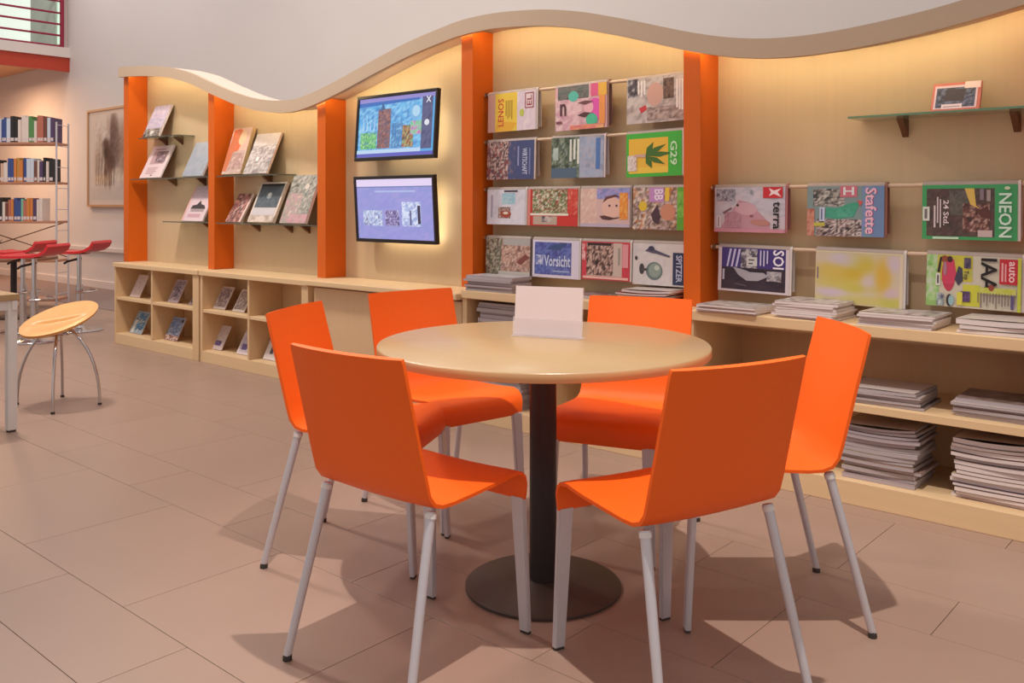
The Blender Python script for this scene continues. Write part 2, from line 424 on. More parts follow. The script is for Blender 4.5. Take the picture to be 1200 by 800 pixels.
for i in range(5):
    x0, x1 = pil[i] + (.0 if i else .04), pil[i + 1]
    n = 24; q = [x0 + (x1 - x0) * k / n for k in range(n + 1)]
    MB().prism([(x0, .60), (x1, .60)] + [(p, zw(p) + .033) for p in q[::-1]], 'y', 3.766, 3.798).build('back_panel', 'maple_panel', dw)

# ------------------------------------------------------------------ cabinets and shelf units
def niche_cabinet(x0, x1, left, right, div, top, label):
    t = thing('open_cabinet', label, 'cabinet', (x0, 3.48, 0))
    W = x1 - x0; D = .285
    MB().box(-.004, W + .004, -.012, D, top - .034, top, .003).build('top_panel', 'maple_cabinet', t)
    MB().box(0, left, 0, D, 0, top - .035, .002).build('side_panel', 'maple_upright', t)
    MB().box(W - right, W, 0, D, 0, top - .035, .002).build('side_panel', 'maple_upright', t)
    MB().box(left, W - right, .0, .02, 0, .083, .002).build('plinth', 'maple_cabinet', t)
    MB().box(left, W - right, .021, D - .012, .065, .085, .002).build('bottom_shelf', 'maple_cabinet', t)
    MB().box(div - x0 - .011, div - x0 + .011, .004, D - .012, .086, top - .035, .002).build('divider', 'maple_upright', t)
    for a, b in ((left, div - x0 - .012), (div - x0 + .012, W - right)):
        MB().box(a, b, .006, D - .012, .362, .384, .002).build('shelf', 'maple_cabinet', t)
    MB().box(left, W - right, D - .011, D, .06, top - .035).build('back_panel', 'maple_upright', t)
niche_cabinet(-7.440, -6.105, .022, .085, -6.817, .667, 'leftmost open maple cabinet with four niches under the far end of display wall')
niche_cabinet(-6.082, -4.775, .030, .070, -5.460, .667, 'second open maple cabinet with four niches, next to the closed cabinet')
t = thing('closed_cabinet', 'closed maple cabinet with plain front under the two wall screens', 'cabinet', (-4.755, 3.46, 0))
MB().box(0, 1.345, -.02, .305, .640, .675, .006).build('worktop', 'maple_cabinet', t)
MB().box(.012, 1.325, .045, .30, .0, .625, .002).build('front_panel', 'grey_maple', t)
MB().box(.03, 1.31, .06, .29, .625, .640).build('shadow_gap', 'brown_wood', t)
def mag_unit(x0, x1, left, divs, label):
    t = thing('magazine_unit', label, 'cabinet', (x0, 3.48, 0)); W = x1 - x0; D = .47; top = .695
    MB().box(0, W, -.004, .285, top - .044, top, .004).build('worktop', 'maple_cabinet', t)
    MB().box(0, left, .006, D, 0, top - .045, .002).build('side_panel', 'maple_upright', t)
    MB().box(W - .03, W, .006, D, 0, top - .045, .002).build('side_panel', 'maple_upright', t)
    MB().box(left, W - .03, .0, .02, 0, .09, .002).build('plinth', 'maple_cabinet', t)
    MB().box(left, W - .03, .021, D - .012, .068, .0895, .002).build('bottom_shelf', 'maple_cabinet', t)
    xs_ = [left] + [d for d in divs] + [W - .03]
    for a, b in zip(xs_, xs_[1:]):
        MB().box(a + .013, b - .013, .008, D - .012, .358, .388, .002).build('shelf', 'maple_cabinet', t)
    for d in divs: MB().box(d - .012, d + .012, .006, D - .012, .090, top - .045, .002).build('divider', 'maple_upright', t)
    MB().box(left, W - .03, D - .011, D, .06, top - .045).build('back_panel', 'maple_upright', t)
    MB().box(0, W, .29, D, top - .044, top - .03).build('inner_lid', 'maple_upright', t)
mag_unit(-3.408, -2.035, .034, [.635], 'maple shelf unit behind the round table, with gray stacks in its left niche')
mag_unit(-2.030, -.60, .030, [], 'long maple shelf unit at right, full of stacked magazines')

# ------------------------------------------------------------------ glass shelves
def glass_shelf(x0, x1, z, y0, br, label, bh=.035):
    t = thing('glass_shelf', label, 'shelf', ((x0 + x1) / 2, 3.766, z)); w2 = (x1 - x0) / 2
    MB().box(-w2, w2, y0 - 3.766, -.002, -.008, 0, .001).build('glass_plate', 'shelf_glass', t)
    MB().box(-w2, w2, y0 - 3.7675, y0 - 3.7662, -.008, 0).build('polished_edge', 'glass_edge' if x0 > -3 else 'dark_glass_edge', t)
    for b in br:
        b -= (x0 + x1) / 2
        MB().prism([(-.001, -.009), (-.001, -.009 - bh * 1.6), (-.02, -.009 - bh * 1.2), (-.075, -.012), (-.075, -.009)], 'x', b - .012, b + .012).build('bracket', 'bracket', t)
    return t
glass_shelf(-7.30, -6.66, 1.700, 3.62, [-7.1, -6.85], 'short upper glass shelf in the first bay from left')
glass_shelf(-7.42, -6.19, 1.362, 3.61, [-6.95, -6.50], 'middle glass shelf in the first bay from left, under the short shelf')
glass_shelf(-6.88, -6.19, 1.016, 3.61, [-6.42], 'lowest glass shelf in the first bay from left')
glass_shelf(-6.08, -5.30, 1.362, 3.61, [-5.60], 'upper glass shelf in the second bay from left')
glass_shelf(-6.08, -4.85, 1.016, 3.61, [-5.75, -5.35, -5.15], 'lower glass shelf in the second bay from left')
glass_shelf(-1.37, -.72, 1.505, 3.60, [-1.20, -.80], 'green edged glass shelf at upper right holding a small framed card', .045)

# ------------------------------------------------------------------ leaning books and leaflets
def leaning(name, cat, label, x0, wd, yb, yt, zb, h, art, thick=.012, skew=0, block=(226, 212, 206), group=None):
    """a book or leaflet that stands at (x0, yb, zb) and leans back to yt"""
    if yb > 3.6: yt = min(yt, 3.760 - thick)
    dy = yt - yb; L = math.hypot(dy, h)
    t = thing(name, label, cat, (x0, yb, zb), 0, group)
    tilt = math.atan2(dy, h); t.rotation_euler = (-tilt, 0, 0)
    e = (thick + (.0015 if thick > .006 else 0)) * math.sin(tilt)      # it rests on its rear lower edge
    t.location = (x0, yb, zb + .0005 + e)
    MB().box(0, wd, 0, thick, 0, L).build('pages' if thick > .006 else 'card', colmat(block, .6), t)
    art.build('front_cover', lambda u, v, d: (wd * u, -.0006 - d, L * v), t)
    if thick > .006: MB().box(0, wd, thick, thick + .0015, 0, L).build('back_cover', colmat((150, 130, 124)), t)
    return t
G1 = 'books leaning on the glass shelves'
A_ = Art((186, 172, 190)); A_.mott(0, .3, 1, 1, 8, 9, [(196, 180, 196), (178, 166, 188), (204, 190, 200), (168, 158, 186)], 3); A_.mott(0, 0, 1, .25, 10, 4, [(60, 50, 46), (120, 106, 96), (200, 190, 180), (90, 76, 66)], 4)
A_.ell(.5, .12, .1, .06, (220, 214, 206))
leaning('book', 'book', 'lavender photo book on the short upper glass shelf', -7.25, .27, 3.625, 3.745, 1.701, .262, A_, .016, group=G1)
A_ = Art((232, 206, 204)); A_.rect(.18, .42, .84, .82, (196, 160, 160)); A_.mott(.36, .46, .86, .82, 7, 5, [(70, 56, 66), (150, 120, 124), (110, 92, 100), (206, 178, 176)], 6)
A_.lines(.2, .12, .8, .34, 4, (196, 150, 152), False); A_.rect(.2, .86, .7, .90, (190, 140, 146)); A_.ell(.52, .07, .05, .02, (120, 84, 86))
leaning('book', 'book', 'pale pink booklet with dark photo, at left on middle glass shelf', -7.28, .345, 3.615, 3.745, 1.363, .268, A_, .010, group=G1)
A_ = Art((158, 162, 172)); A_.mott(0, 0, 1, 1, 6, 8, [(152, 156, 168), (162, 166, 174), (170, 170, 174)], 7)
leaning('book', 'book', 'plain blue grey book leaning beside the second orange pillar', -6.60, .30, 3.62, 3.745, 1.363, .268, A_, .012, group=G1)
A_ = Art((226, 198, 200)); A_.mott(.0, .6, 1, 1, 6, 5, [(216, 186, 196), (226, 200, 206), (206, 178, 190)], 9); A_.poly([(.2, .34), (.9, .34), (.8, .44), (.62, .48), (.55, .58), (.42, .46), (.25, .44)], (64, 54, 56))
A_.rect(.2, .10, .8, .20, (204, 160, 168)); A_.rect(.24, .26, .86, .33, (170, 150, 148)); A_.rect(0, 0, .08, 1, (234, 180, 176))
leaning('book', 'book', 'pink book with a dark vessel picture on the lowest glass shelf', -6.60, .31, 3.615, 3.745, 1.017, .272, A_, .012, group=G1)
A_ = Art((214, 176, 158)); A_.mott(0, 0, 1, .5, 6, 7, [(206, 176, 160), (188, 160, 150), (222, 196, 180)], 11); A_.poly([(.05, .45), (.55, .5), (.75, .85), (.4, .98), (.08, .95)], (214, 110, 66)); A_.ell(.62, .78, .2, .16, (226, 190, 150)); A_.poly([(0, .06), (.2, .06), (.5, .9), (.25, .96), (0, .6)], (206, 120, 84))
A_.mott(.3, .1, .95, .45, 6, 5, [(196, 160, 150), (170, 134, 126), (220, 190, 176)], 12)
leaning('book', 'book', 'tall thick art book with orange picture on upper glass shelf, second bay', -6.03, .25, 3.62, 3.745, 1.363, .345, A_, .030, block=(206, 176, 128), group=G1)
A_ = Art((196, 184, 180)); A_.mott(0, 0, 1, .7, 10, 10, [(130, 118, 116), (176, 164, 160), (210, 200, 196), (150, 136, 132)], 13); A_.mott(0, .7, 1, 1, 6, 3, [(216, 200, 194), (206, 192, 188), (224, 208, 200)], 14); A_.ell(.4, .36, .06, .05, (240, 232, 222))
leaning('book', 'book', 'grey speckled book right of the tall orange art book', -5.745, .30, 3.62, 3.745, 1.363, .292, A_, .014, block=(232, 200, 176), group=G1)
A_ = Art((120, 74, 66)); A_.mott(0, 0, 1, 1, 7, 8, [(90, 54, 46), (150, 96, 88), (196, 130, 118), (60, 38, 34), (210, 168, 156)], 15); A_.rect(.88, 0, 1, 1, (224, 190, 176))
leaning('book', 'book', 'small dark red book at left end of the lower glass shelf', -5.97, .20, 3.615, 3.735, 1.017, .205, A_, .012, block=(222, 190, 176), group=G1)
A_ = Art((226, 206, 190)); A_.rect(.06, .36, .94, .94, (84, 90, 96)); A_.mott(.06, .36, .94, .9, 8, 6, [(82, 92, 100), (98, 106, 112), (72, 80, 88)], 16); A_.ell(.5, .66, .1, .08, (170, 176, 178)); A_.ell(.5, .68, .05, .04, (236, 234, 228)); A_.rect(.06, .90, .94, .95, (48, 40, 42))
A_.rect(.06, .17, .94, .35, (206, 196, 196)); A_.mott(.0, 0, 1, .16, 8, 2, [(150, 130, 116), (196, 176, 160), (226, 206, 190)], 17); A_.rect(.3, .02, .62, .13, (220, 200, 184))
leaning('book', 'book', 'framed dark teal sky picture book in middle of lower glass shelf', -5.68, .315, 3.615, 3.74, 1.017, .285, A_, .020, block=(238, 214, 190), group=G1)
A_ = Art((160, 152, 146)); A_.mott(0, .2, 1, 1, 10, 12, [(120, 112, 106), (164, 156, 148), (140, 146, 134), (196, 186, 176), (104, 98, 94)], 18); A_.mott(0, 0, .6, .62, 7, 8, [(196, 150, 156), (176, 156, 146), (150, 150, 138), (210, 180, 172)], 19); A_.mott(.3, 0, 1, .18, 7, 3, [(206, 150, 160), (196, 160, 160), (180, 140, 140)], 20); A_.ell(.66, .76, .08, .06, (212, 200, 188))
leaning('book', 'book', 'large grey floral collage book at right of lower glass shelf', -5.285, .29, 3.615, 3.745, 1.017, .328, A_, .020, group=G1)
# framed card at upper right
A_ = Art((214, 116, 96)); A_.rect(.05, .06, .93, .90, (232, 200, 206)); A_.rect(.09, .10, .89, .82, (92, 92, 112)); A_.mott(.12, .12, .86, .80, 8, 6, [(84, 84, 104), (120, 124, 146), (64, 58, 74), (70, 66, 74)], 21)
A_.poly([(.24, .34), (.66, .30), (.70, .76), (.30, .74)], (74, 62, 66)); A_.rect(.22, .05, .64, .22, (240, 216, 218)); A_.rect(.26, .11, .60, .14, (170, 130, 140)); A_.rect(.66, .76, .98, 1.0, (246, 214, 206))
leaning('framed_card', 'card', 'small red framed card standing on the glass shelf at upper right', -1.075, .172, 3.655, 3.70, 1.506, .108, A_, .008, block=(206, 110, 90))
# leaflets in the niches
G2 = 'leaflets in the cabinet niches'
def leaflet(x0, wd, zb, h, base, pal, seed, label, extra=None):
    a = Art(base); a.mott(.08, .10, .92, .92, 6, 9, pal, seed)
    if extra: extra(a)
    return leaning('leaflet', 'leaflet', label, x0, wd, 3.56, 3.645, zb, h, a, .005, block=(214, 196, 188), group=G2)
leaflet(-7.335, .165, .385, .175, (214, 190, 182), [(206, 182, 174), (214, 192, 184), (200, 174, 168)], 31, 'plain cream leaflet in the upper left niche of leftmost cabinet')
leaflet(-7.00, .10, .385, .05, (206, 180, 172), [(206, 180, 172), (190, 160, 150)], 32, 'tiny cream leaflet in the corner beside the plain cream leaflet')
leaflet(-6.71, .155, .385, .170, (176, 156, 160), [(76, 60, 72), (170, 150, 158), (120, 98, 108), (206, 186, 184)], 33, 'dark purple and white leaflet in upper right niche of leftmost cabinet')
leaflet(-6.40, .15, .385, .10, (150, 130, 128), [(60, 46, 50), (196, 176, 170), (110, 90, 90)], 34, 'small dark leaflet behind the stile right of the purple leaflet')
leaflet(-7.345, .205, .086, .172, (150, 160, 166), [(60, 130, 176), (90, 150, 190), (44, 70, 96), (206, 200, 190), (120, 160, 170)], 35, 'bright blue leaflet in the lower left niche of leftmost cabinet', lambda a: a.rect(.1, .02, .3, .6, (206, 200, 190)))
leaflet(-6.765, .19, .086, .170, (140, 150, 176), [(120, 146, 186), (96, 110, 150), (190, 196, 206), (70, 70, 96)], 36, 'blue and white leaflet in lower right niche of leftmost cabinet', lambda a: (a.mott(0, 0, 1, .22, 6, 2, [(224, 190, 176), (110, 60, 50), (230, 206, 196)], 40), a.ell(.85, .85, .08, .08, (30, 26, 40))))
leaflet(-6.045, .160, .385, .155, (206, 186, 176), [(206, 186, 178), (150, 126, 130), (110, 88, 96), (214, 196, 186)], 37, 'patterned cream leaflet at left in upper niche of second cabinet')
leaflet(-5.785, .150, .385, .150, (214, 196, 184), [(214, 196, 184), (120, 96, 90), (196, 170, 150), (160, 140, 126)], 38, 'white figure leaflet next to the patterned cream leaflet, second cabinet')
leaflet(-5.02, .12, .385, .160, (206, 176, 168), [(206, 170, 164), (160, 110, 110), (220, 196, 190)], 39, 'pinkish leaflet at right end of second cabinet, above an orange chair')
leaflet(-6.075, .145, .086, .165, (206, 184, 180), [(206, 184, 180), (214, 196, 188), (190, 168, 166)], 41, 'pale leaflet with purple mark in lower left niche of second cabinet', lambda a: a.mott(.2, .16, .75, .36, 5, 3, [(96, 74, 130), (130, 110, 160), (70, 56, 100)], 42))
leaflet(-5.735, .145, .086, .155, (214, 196, 192), [(214, 196, 196), (180, 160, 176), (206, 190, 190)], 43, 'white leaflet with violet print beside divider in lower niche, second cabinet', lambda a: a.mott(.25, .2, .7, .45, 4, 3, [(110, 90, 140), (80, 60, 110)], 44))
leaflet(-5.40, .175, .086, .172, (220, 206, 200), [(220, 206, 200), (206, 190, 186), (226, 214, 206)], 45, 'white leaflet with red and dark marks, right of divider in second cabinet', lambda a: (a.rect(.35, .62, .75, .78, (206, 90, 110)), a.rect(.3, .22, .5, .5, (80, 80, 96)), a.rect(.6, .25, .8, .5, (60, 56, 70))))

# ------------------------------------------------------------------ wall screens
def screen(loc, tilt, art, label, lights):
    t = thing('wall_screen', label, 'screen', loc); t.rotation_euler = (R(tilt), 0, 0)
    W, Hh = .365, .205
    b = MB().box(-W, W, 0, .030, -Hh, -Hh + .022, .003).box(-W, W, 0, .030, Hh - .020, Hh, .003).box(-W, -W + .018, 0, .030, -Hh + .02, Hh - .02, .003).box(W - .018, W, 0, .030, -Hh + .02, Hh - .02, .003)
    b.build('bezel', 'tv_black', t); MB().box(-W + .01, W - .01, .012, .034, -Hh + .01, Hh - .01).build('back_cover', 'tv_black', t)
    art.build('display', lambda u, v, d: (-W + .018 + (2 * W - .036) * u, .010 - d, -Hh + .022 + (2 * Hh - .042) * v), t, 'screen', .0002)
    MB().box(-.06, .06, .034, .070, -.06, .06).build('wall_mount', 'tv_black', t)
    l = MB()
    for x0, x1, z0, z1 in lights: l.box(x0, x1, .038, .046, z0, z1)
    l.build('backlight', 'led_tv', t)
A_ = Art((96, 170, 226)); A_.mott(0, .12, .84, .92, 16, 12, [(90, 168, 226), (120, 190, 236), (150, 206, 240), (76, 140, 206), (110, 180, 230)], 51)
A_.rect(0, .92, 1, 1, (150, 140, 206)); A_.poly([(0, .86), (.8, .90), (.8, .94), (0, .93)], (60, 110, 190))
for k in range(7): A_.poly([(.06 + k * .05, .45), (.075 + k * .05, .45), (.07 + k * .05, .78 - .04 * (k % 3))], (180, 216, 244))
A_.mott(.04, .14, .26, .42, 8, 6, [(120, 200, 130), (80, 160, 100), (170, 226, 150), (90, 150, 160)], 52)
A_.mott(.27, .14, .44, .80, 6, 14, [(120, 84, 96), (150, 100, 90), (96, 90, 120), (176, 120, 110), (110, 70, 80)], 53); A_.poly([(.29, .76), (.33, .92), (.36, .80)], (70, 100, 150))
A_.mott(.46, .14, .60, .55, 6, 8, [(70, 130, 190), (96, 150, 200), (60, 110, 170), (140, 190, 226)], 54)
A_.mott(.60, .14, .74, .50, 6, 7, [(150, 90, 70), (70, 60, 70), (206, 150, 90), (120, 170, 130), (190, 90, 80)], 55)
A_.ell(.76, .70, .07, .13, (120, 180, 226)); A_.ell(.765, .72, .05, .09, (176, 214, 240)); A_.mott(.70, .34, .84, .56, 5, 5, [(120, 190, 150), (150, 206, 170), (206, 140, 190), (190, 120, 176)], 56)
A_.rect(.84, .10, .97, .94, (84, 84, 124)); A_.mott(.84, .10, .97, .80, 3, 8, [(84, 84, 124), (96, 96, 136), (76, 74, 112)], 57)
A_.text('X', .885, .84, .945, .94, (240, 240, 250)); A_.ell(.905, .52, .03, .05, (226, 226, 236))
A_.rect(0, .06, .84, .12, (190, 214, 240)); A_.rect(0, 0, 1, .06, (96, 96, 190))
screen((-4.150, 3.655, 1.628), -4.0, A_, 'upper wall screen with a colourful blue picture', [(.285, .305, -.17, .10), (-.15, .28, -.180, -.170), (-.33, .30, .16, .17)])
A_ = Art((152, 150, 216)); A_.mott(0, 0, 1, .86, 10, 8, [(150, 148, 216), (158, 154, 220), (146, 150, 214), (164, 156, 218)], 58)
A_.rect(0, .88, 1, 1, (232, 214, 246)); A_.rect(0, .86, 1, .88, (120, 130, 180)); A_.rect(.25, .78, .78, .81, (176, 186, 230))
A_.mott(.08, .22, .34, .48, 12, 5, [(200, 214, 240), (150, 160, 210), (226, 234, 248), (120, 120, 170)], 59); A_.mott(.38, .22, .56, .48, 9, 6, [(110, 90, 150), (170, 160, 210), (80, 60, 110), (206, 200, 236)], 60)
A_.mott(.60, .22, .84, .62, 8, 8, [(206, 216, 244), (226, 232, 250), (150, 160, 214), (176, 190, 230)], 61); A_.rect(.80, .26, .835, .56, (50, 40, 70)); A_.rect(.70, .24, .72, .48, (90, 84, 130))
screen((-4.160, 3.655, 1.122), 3.5, A_, 'lower wall screen with a lavender page and pale pictures', [(.290, .312, -.18, .15), (-.20, .30, -.188, -.170)])

# ------------------------------------------------------------------ magazine rods and hanging magazines
RY = 3.70
def rod(x0, x1, z, label):
    t = thing('magazine_rod', label, 'rod', (x0, RY, z))
    MB().tube([(0, 0, 0), (x1 - x0, 0, 0)], .0085, 10).build('bar', 'rod_wood', t, 40)
    for x in (.01, x1 - x0 - .03):
        MB().box(x, x + .014, -.013, .0655, -.012, .012, .002).build('holder', 'bracket', t)
ROWZ = [1.760, 1.497, 1.234, .968]
names = ['top', 'second', 'third', 'lowest']
for k, z in enumerate(ROWZ): rod(-3.437, -2.119, z, '%s magazine rod in the bay behind the table' % names[k])
rod(-2.030, -.702, 1.230, 'upper magazine rod in the right bay'); rod(-2.030, -.702, .962, 'lower magazine rod in the right bay')
GM = 'magazines hung over rods'
def hang(x0, x1, row, h, art, label, pages=(214, 202, 196), back=(170, 150, 140), thick=.005, tw=0, right=False):
    z = (1.230 if row == 0 else .962) if right else ROWZ[row]
    W = x1 - x0
    t = thing('magazine', label, 'magazine', (x0 + W / 2, RY, z), 0, GM); t.rotation_euler = (0, R(tw), 0)
    ri = .0095; ro = ri + thick; n = 8; hb = h * .93
    arc = lambda r: [(-r * math.cos(PI * k / n), r * math.sin(PI * k / n)) for k in range(n + 1)]
    prof = [(-ro - .006, -h)] + arc(ro) + [(ro + .004, -hb), (ri + .003, -hb)] + arc(ri)[::-1] + [(-ri - .005, -h)]
    MB().prism(prof, 'x', -W / 2, W / 2).build('pages', colmat(pages, .6), t, 30)
    # the outer sheet, a little smaller than the leaves behind it
    def fn(u, v, d):
        s = (1 - v) * h
        return (-W / 2 + (W - .010) * u, -ro - .0012 - .006 * (s / h) - d, -s)
    art.build('front_cover', fn, t)
    MB().prism([(-ro - .0008, 0)] + arc(ro + .0008)[1:-1] + [(ro + .0008, 0)] + [(p[0], p[1] - .0004) for p in arc(ro + .0002)[1:-1][::-1]], 'x', -W / 2, W / 2 - .01).build('spine', colmat(back), t, 30)
    return t
cream = (226, 212, 204)
# row 1
A_ = Art((226, 206, 210)); A_.rect(0, 0, .16, 1, (196, 150, 140)); A_.rect(.16, 0, .62, 1, (232, 196, 66)); A_.poly([(.16, 0), (.5, 0), (.62, .2), (.2, .3)], (226, 170, 50))
A_.text('LENOS', .22, .14, .34, .86, (196, 60, 40), 90); A_.lines(.38, .2, .54, .8, 4, (170, 130, 40)); A_.mott(.62, 0, 1, 1, 5, 5, [(226, 206, 214), (216, 196, 210), (232, 214, 216)], 62)
A_.rect(.78, .55, .96, .95, (150, 60, 70)); A_.rect(.80, .58, .94, .92, (226, 206, 210)); A_.text('EL', .82, .62, .92, .88, (150, 50, 60), 90); A_.ell(.72, .45, .05, .1, (190, 196, 90))
hang(-3.40, -3.045, 0, .210, A_, 'yellow and white magazine at left of the top rod', tw=-.5)
A_ = Art((226, 176, 180)); A_.mott(0, 0, .75, .75, 9, 8, [(226, 186, 190), (232, 200, 200), (216, 166, 176), (206, 150, 166)], 63); A_.rect(.05, .70, .66, 1, (110, 110, 104)); A_.mott(.05, .70, .66, 1, 8, 4, [(96, 110, 104), (130, 120, 116), (84, 84, 80)], 64)
A_.ell(.36, .76, .10, .12, (96, 190, 170)); A_.rect(.70, .72, .86, 1, (226, 96, 140)); A_.rect(.84, .72, 1, 1, (232, 176, 70)); A_.ell(.78, .42, .14, .26, (226, 90, 176)); A_.ell(.66, .48, .09, .14, (236, 180, 190))
A_.poly([(.44, .60), (.60, .64), (.76, .60), (.6, .54)], (120, 76, 76)); A_.poly([(.44, .32), (.58, .38), (.76, .34), (.58, .26)], (90, 56, 56)); A_.ell(.72, .20, .11, .14, (80, 190, 150)); A_.rect(.86, .08, .97, .72, (236, 150, 80)); A_.text('n', .10, .34, .22, .62, (90, 50, 60))
A_.rect(.02, .16, .14, .22, (130, 70, 84)); A_.mott(.3, 0, .95, .10, 8, 2, [(236, 150, 110), (220, 120, 120), (236, 180, 120)], 65)
hang(-2.925, -2.590, 0, .226, A_, 'pink face magazine in the middle of the top rod', pages=(150, 110, 104), tw=-1.0)
A_ = Art((196, 180, 174)); A_.mott(0, 0, 1, 1, 10, 9, [(190, 176, 170), (210, 196, 190), (160, 142, 138), (206, 186, 176)], 66); A_.mott(.02, .6, .2, 1, 5, 5, [(60, 50, 56), (110, 100, 106), (196, 190, 190)], 67); A_.ell(.50, .62, .14, .26, (206, 160, 146)); A_.mott(.64, .5, .82, .95, 5, 6, [(96, 70, 58), (130, 100, 84), (70, 50, 42)], 68)
A_.poly([(.22, .34), (.34, .40), (.36, .30), (.26, .22)], (206, 60, 66)); A_.lines(.20, .5, .36, .95, 3, (240, 230, 226)); A_.mott(.36, .06, 1, .34, 8, 3, [(150, 120, 112), (190, 166, 156), (120, 96, 90)], 69)
A_.lines(.86, .15, .99, .9, 3, (240, 226, 220), True, 5, .7)
hang(-2.482, -2.150, 0, .216, A_, 'grey photo magazine at right of the top rod', tw=-1.0)
# row 2
A_ = Art((70, 76, 120)); A_.mott(0, 0, .48, 1, 12, 12, [(60, 50, 60), (190, 150, 140), (216, 190, 180), (120, 80, 76), (84, 70, 84), (150, 60, 60)], 70); A_.mott(.46, 0, .62, 1, 4, 10, [(70, 76, 120), (70, 76, 120), (96, 90, 120), (140, 110, 116)], 71)
A_.rect(.66, .35, .69, .85, (150, 150, 190)); A_.text('WIRTSCHAFT', .76, .12, .86, .80, (196, 200, 226), -90); A_.rect(.90, .12, .93, .8, (120, 126, 170))
hang(-3.405, -3.058, 1, .208, A_, 'dark blue crowd photo magazine at left of the second rod', pages=(206, 186, 176))
A_ = Art((150, 166, 196)); A_.mott(0, 0, .55, 1, 10, 10, [(52, 62, 50), (90, 104, 84), (120, 130, 104), (150, 160, 150), (70, 84, 70)], 72); A_.rect(0, .0, .5, .25, (84, 104, 124)); A_.mott(.55, 0, 1, 1, 7, 7, [(150, 160, 186), (166, 176, 200), (180, 176, 190), (140, 150, 176)], 73)
A_.lines(.36, .12, .58, .95, 3, (226, 226, 216), True, 4, .55); A_.rect(.86, .2, .94, .95, (86, 120, 180)); A_.mott(.04, .45, .14, .75, 2, 3, [(196, 206, 200), (170, 184, 176)], 74)
hang(-2.950, -2.608, 1, .208, A_, 'green landscape and pale blue magazine in middle of second rod', pages=(216, 202, 206))
A_ = Art((72, 180, 60)); A_.rect(.05, .08, .76, .88, (236, 186, 60)); A_.rect(.05, .08, .76, .22, (240, 200, 70))
for ang, L in ((62, .30), (30, .42), (4, .50), (-28, .40), (-66, .28)):
    cxx, cyy = .36, .48; dx, dy = math.cos(R(ang)), math.sin(R(ang)) * 1.15
    A_.poly([(cxx, cyy), (cxx + dx * L * .5 - dy * .05, cyy + dy * L * .5 + dx * .06), (cxx + dx * L, cyy + dy * L), (cxx + dx * L * .5 + dy * .05, cyy + dy * L * .5 - dx * .06)], (70, 110, 36))
A_.text('G29', .80, .24, .92, .78, (206, 240, 196), -90); A_.mott(.03, .14, .20, .50, 4, 6, [(214, 196, 186), (236, 226, 220), (196, 160, 140)], 75); A_.poly([(.14, .46), (.36, .44), (.36, .52), (.16, .52)], (206, 170, 150))
hang(-2.485, -2.165, 1, .210, A_, 'bright green magazine with a leaf on yellow, right of second rod', tw=-1.0)
# row 3
A_ = Art((214, 210, 222)); A_.mott(0, 0, 1, 1, 6, 6, [(214, 210, 222), (222, 216, 226), (206, 202, 214)], 76); A_.rect(.10, .2, .15, .85, (166, 160, 180)); A_.mott(.40, .58, .74, .90, 5, 4, [(150, 190, 206), (176, 206, 216), (130, 170, 196)], 77)
A_.mott(.30, .18, .62, .50, 7, 6, [(130, 80, 66), (206, 180, 170), (90, 60, 56), (190, 150, 130)], 78); A_.ell(.5, .30, .14, .10, (160, 70, 50)); A_.ell(.5, .33, .07, .04, (226, 206, 190)); A_.rect(.45, .93, .8, .98, (70, 60, 70))
hang(-3.405, -3.118, 2, .190, A_, 'white magazine at left of the third rod')
A_ = Art((206, 52, 46)); A_.mott(.10, .34, .80, 1, 14, 9, [(80, 116, 60), (206, 196, 170), (150, 60, 44), (120, 140, 84), (226, 216, 196), (60, 80, 40)], 79); A_.rect(.06, .28, .82, .34, (236, 226, 210)); A_.rect(.12, .03, .60, .26, (190, 166, 150)); A_.mott(.3, .1, .5, .26, 4, 2, [(84, 76, 90), (206, 190, 180)], 80)
A_.mott(.82, .3, 1, 1, 3, 8, [(220, 90, 70), (206, 60, 50), (226, 130, 110)], 81); A_.rect(0, 0, .06, 1, (216, 130, 120))
hang(-3.112, -2.768, 2, .192, A_, 'red food magazine, second on the third rod', pages=(196, 170, 150))
A_ = Art((216, 180, 176)); A_.mott(0, 0, .34, 1, 5, 8, [(226, 190, 176), (216, 176, 166), (232, 206, 190)], 82); A_.mott(.34, .72, 1, 1, 8, 4, [(130, 146, 206), (160, 160, 214), (176, 150, 196), (110, 130, 190)], 83); A_.ell(.64, .50, .20, .28, (232, 186, 170)); A_.poly([(.46, .62), (.52, .78), (.72, .84), (.84, .74), (.72, .78), (.56, .72)], (110, 62, 56))
A_.mott(.80, .2, .96, .88, 4, 7, [(236, 160, 60), (226, 130, 50), (240, 180, 90)], 84); A_.poly([(.40, .28), (.5, .3), (.74, .22), (.84, .26), (.6, .18), (.46, .2)], (96, 56, 56)); A_.ell(.74, .55, .02, .03, (80, 50, 60)); A_.ell(.60, .55, .02, .03, (90, 60, 70)); A_.rect(0, 0, 1, .08, (190, 176, 196))
hang(-2.762, -2.452, 2, .192, A_, 'pale face magazine with orange flowers, third on the third rod', pages=(150, 134, 126))
A_ = Art((206, 186, 170)); A_.mott(0, 0, .86, 1, 12, 10, [(190, 120, 70), (226, 206, 190), (110, 84, 70), (206, 176, 176), (160, 130, 110)], 85); A_.rect(.32, .66, .60, 1, (196, 140, 196)); A_.text('BB', .42, .70, .58, .96, (240, 226, 240), -90); A_.rect(.62, .68, .70, 1, (236, 196, 60)); A_.ell(.20, .56, .08, .12, (226, 190, 50)); A_.ell(.68, .42, .14, .2, (206, 140, 110)); A_.poly([(.36, .36), (.48, .60), (.54, .3), (.5, .12), (.4, .2)], (76, 50, 60))
A_.rect(.85, 0, 1, 1, (96, 170, 50)); A_.mott(.86, .3, .99, .9, 2, 5, [(110, 180, 60), (130, 196, 80), (86, 156, 44)], 86)
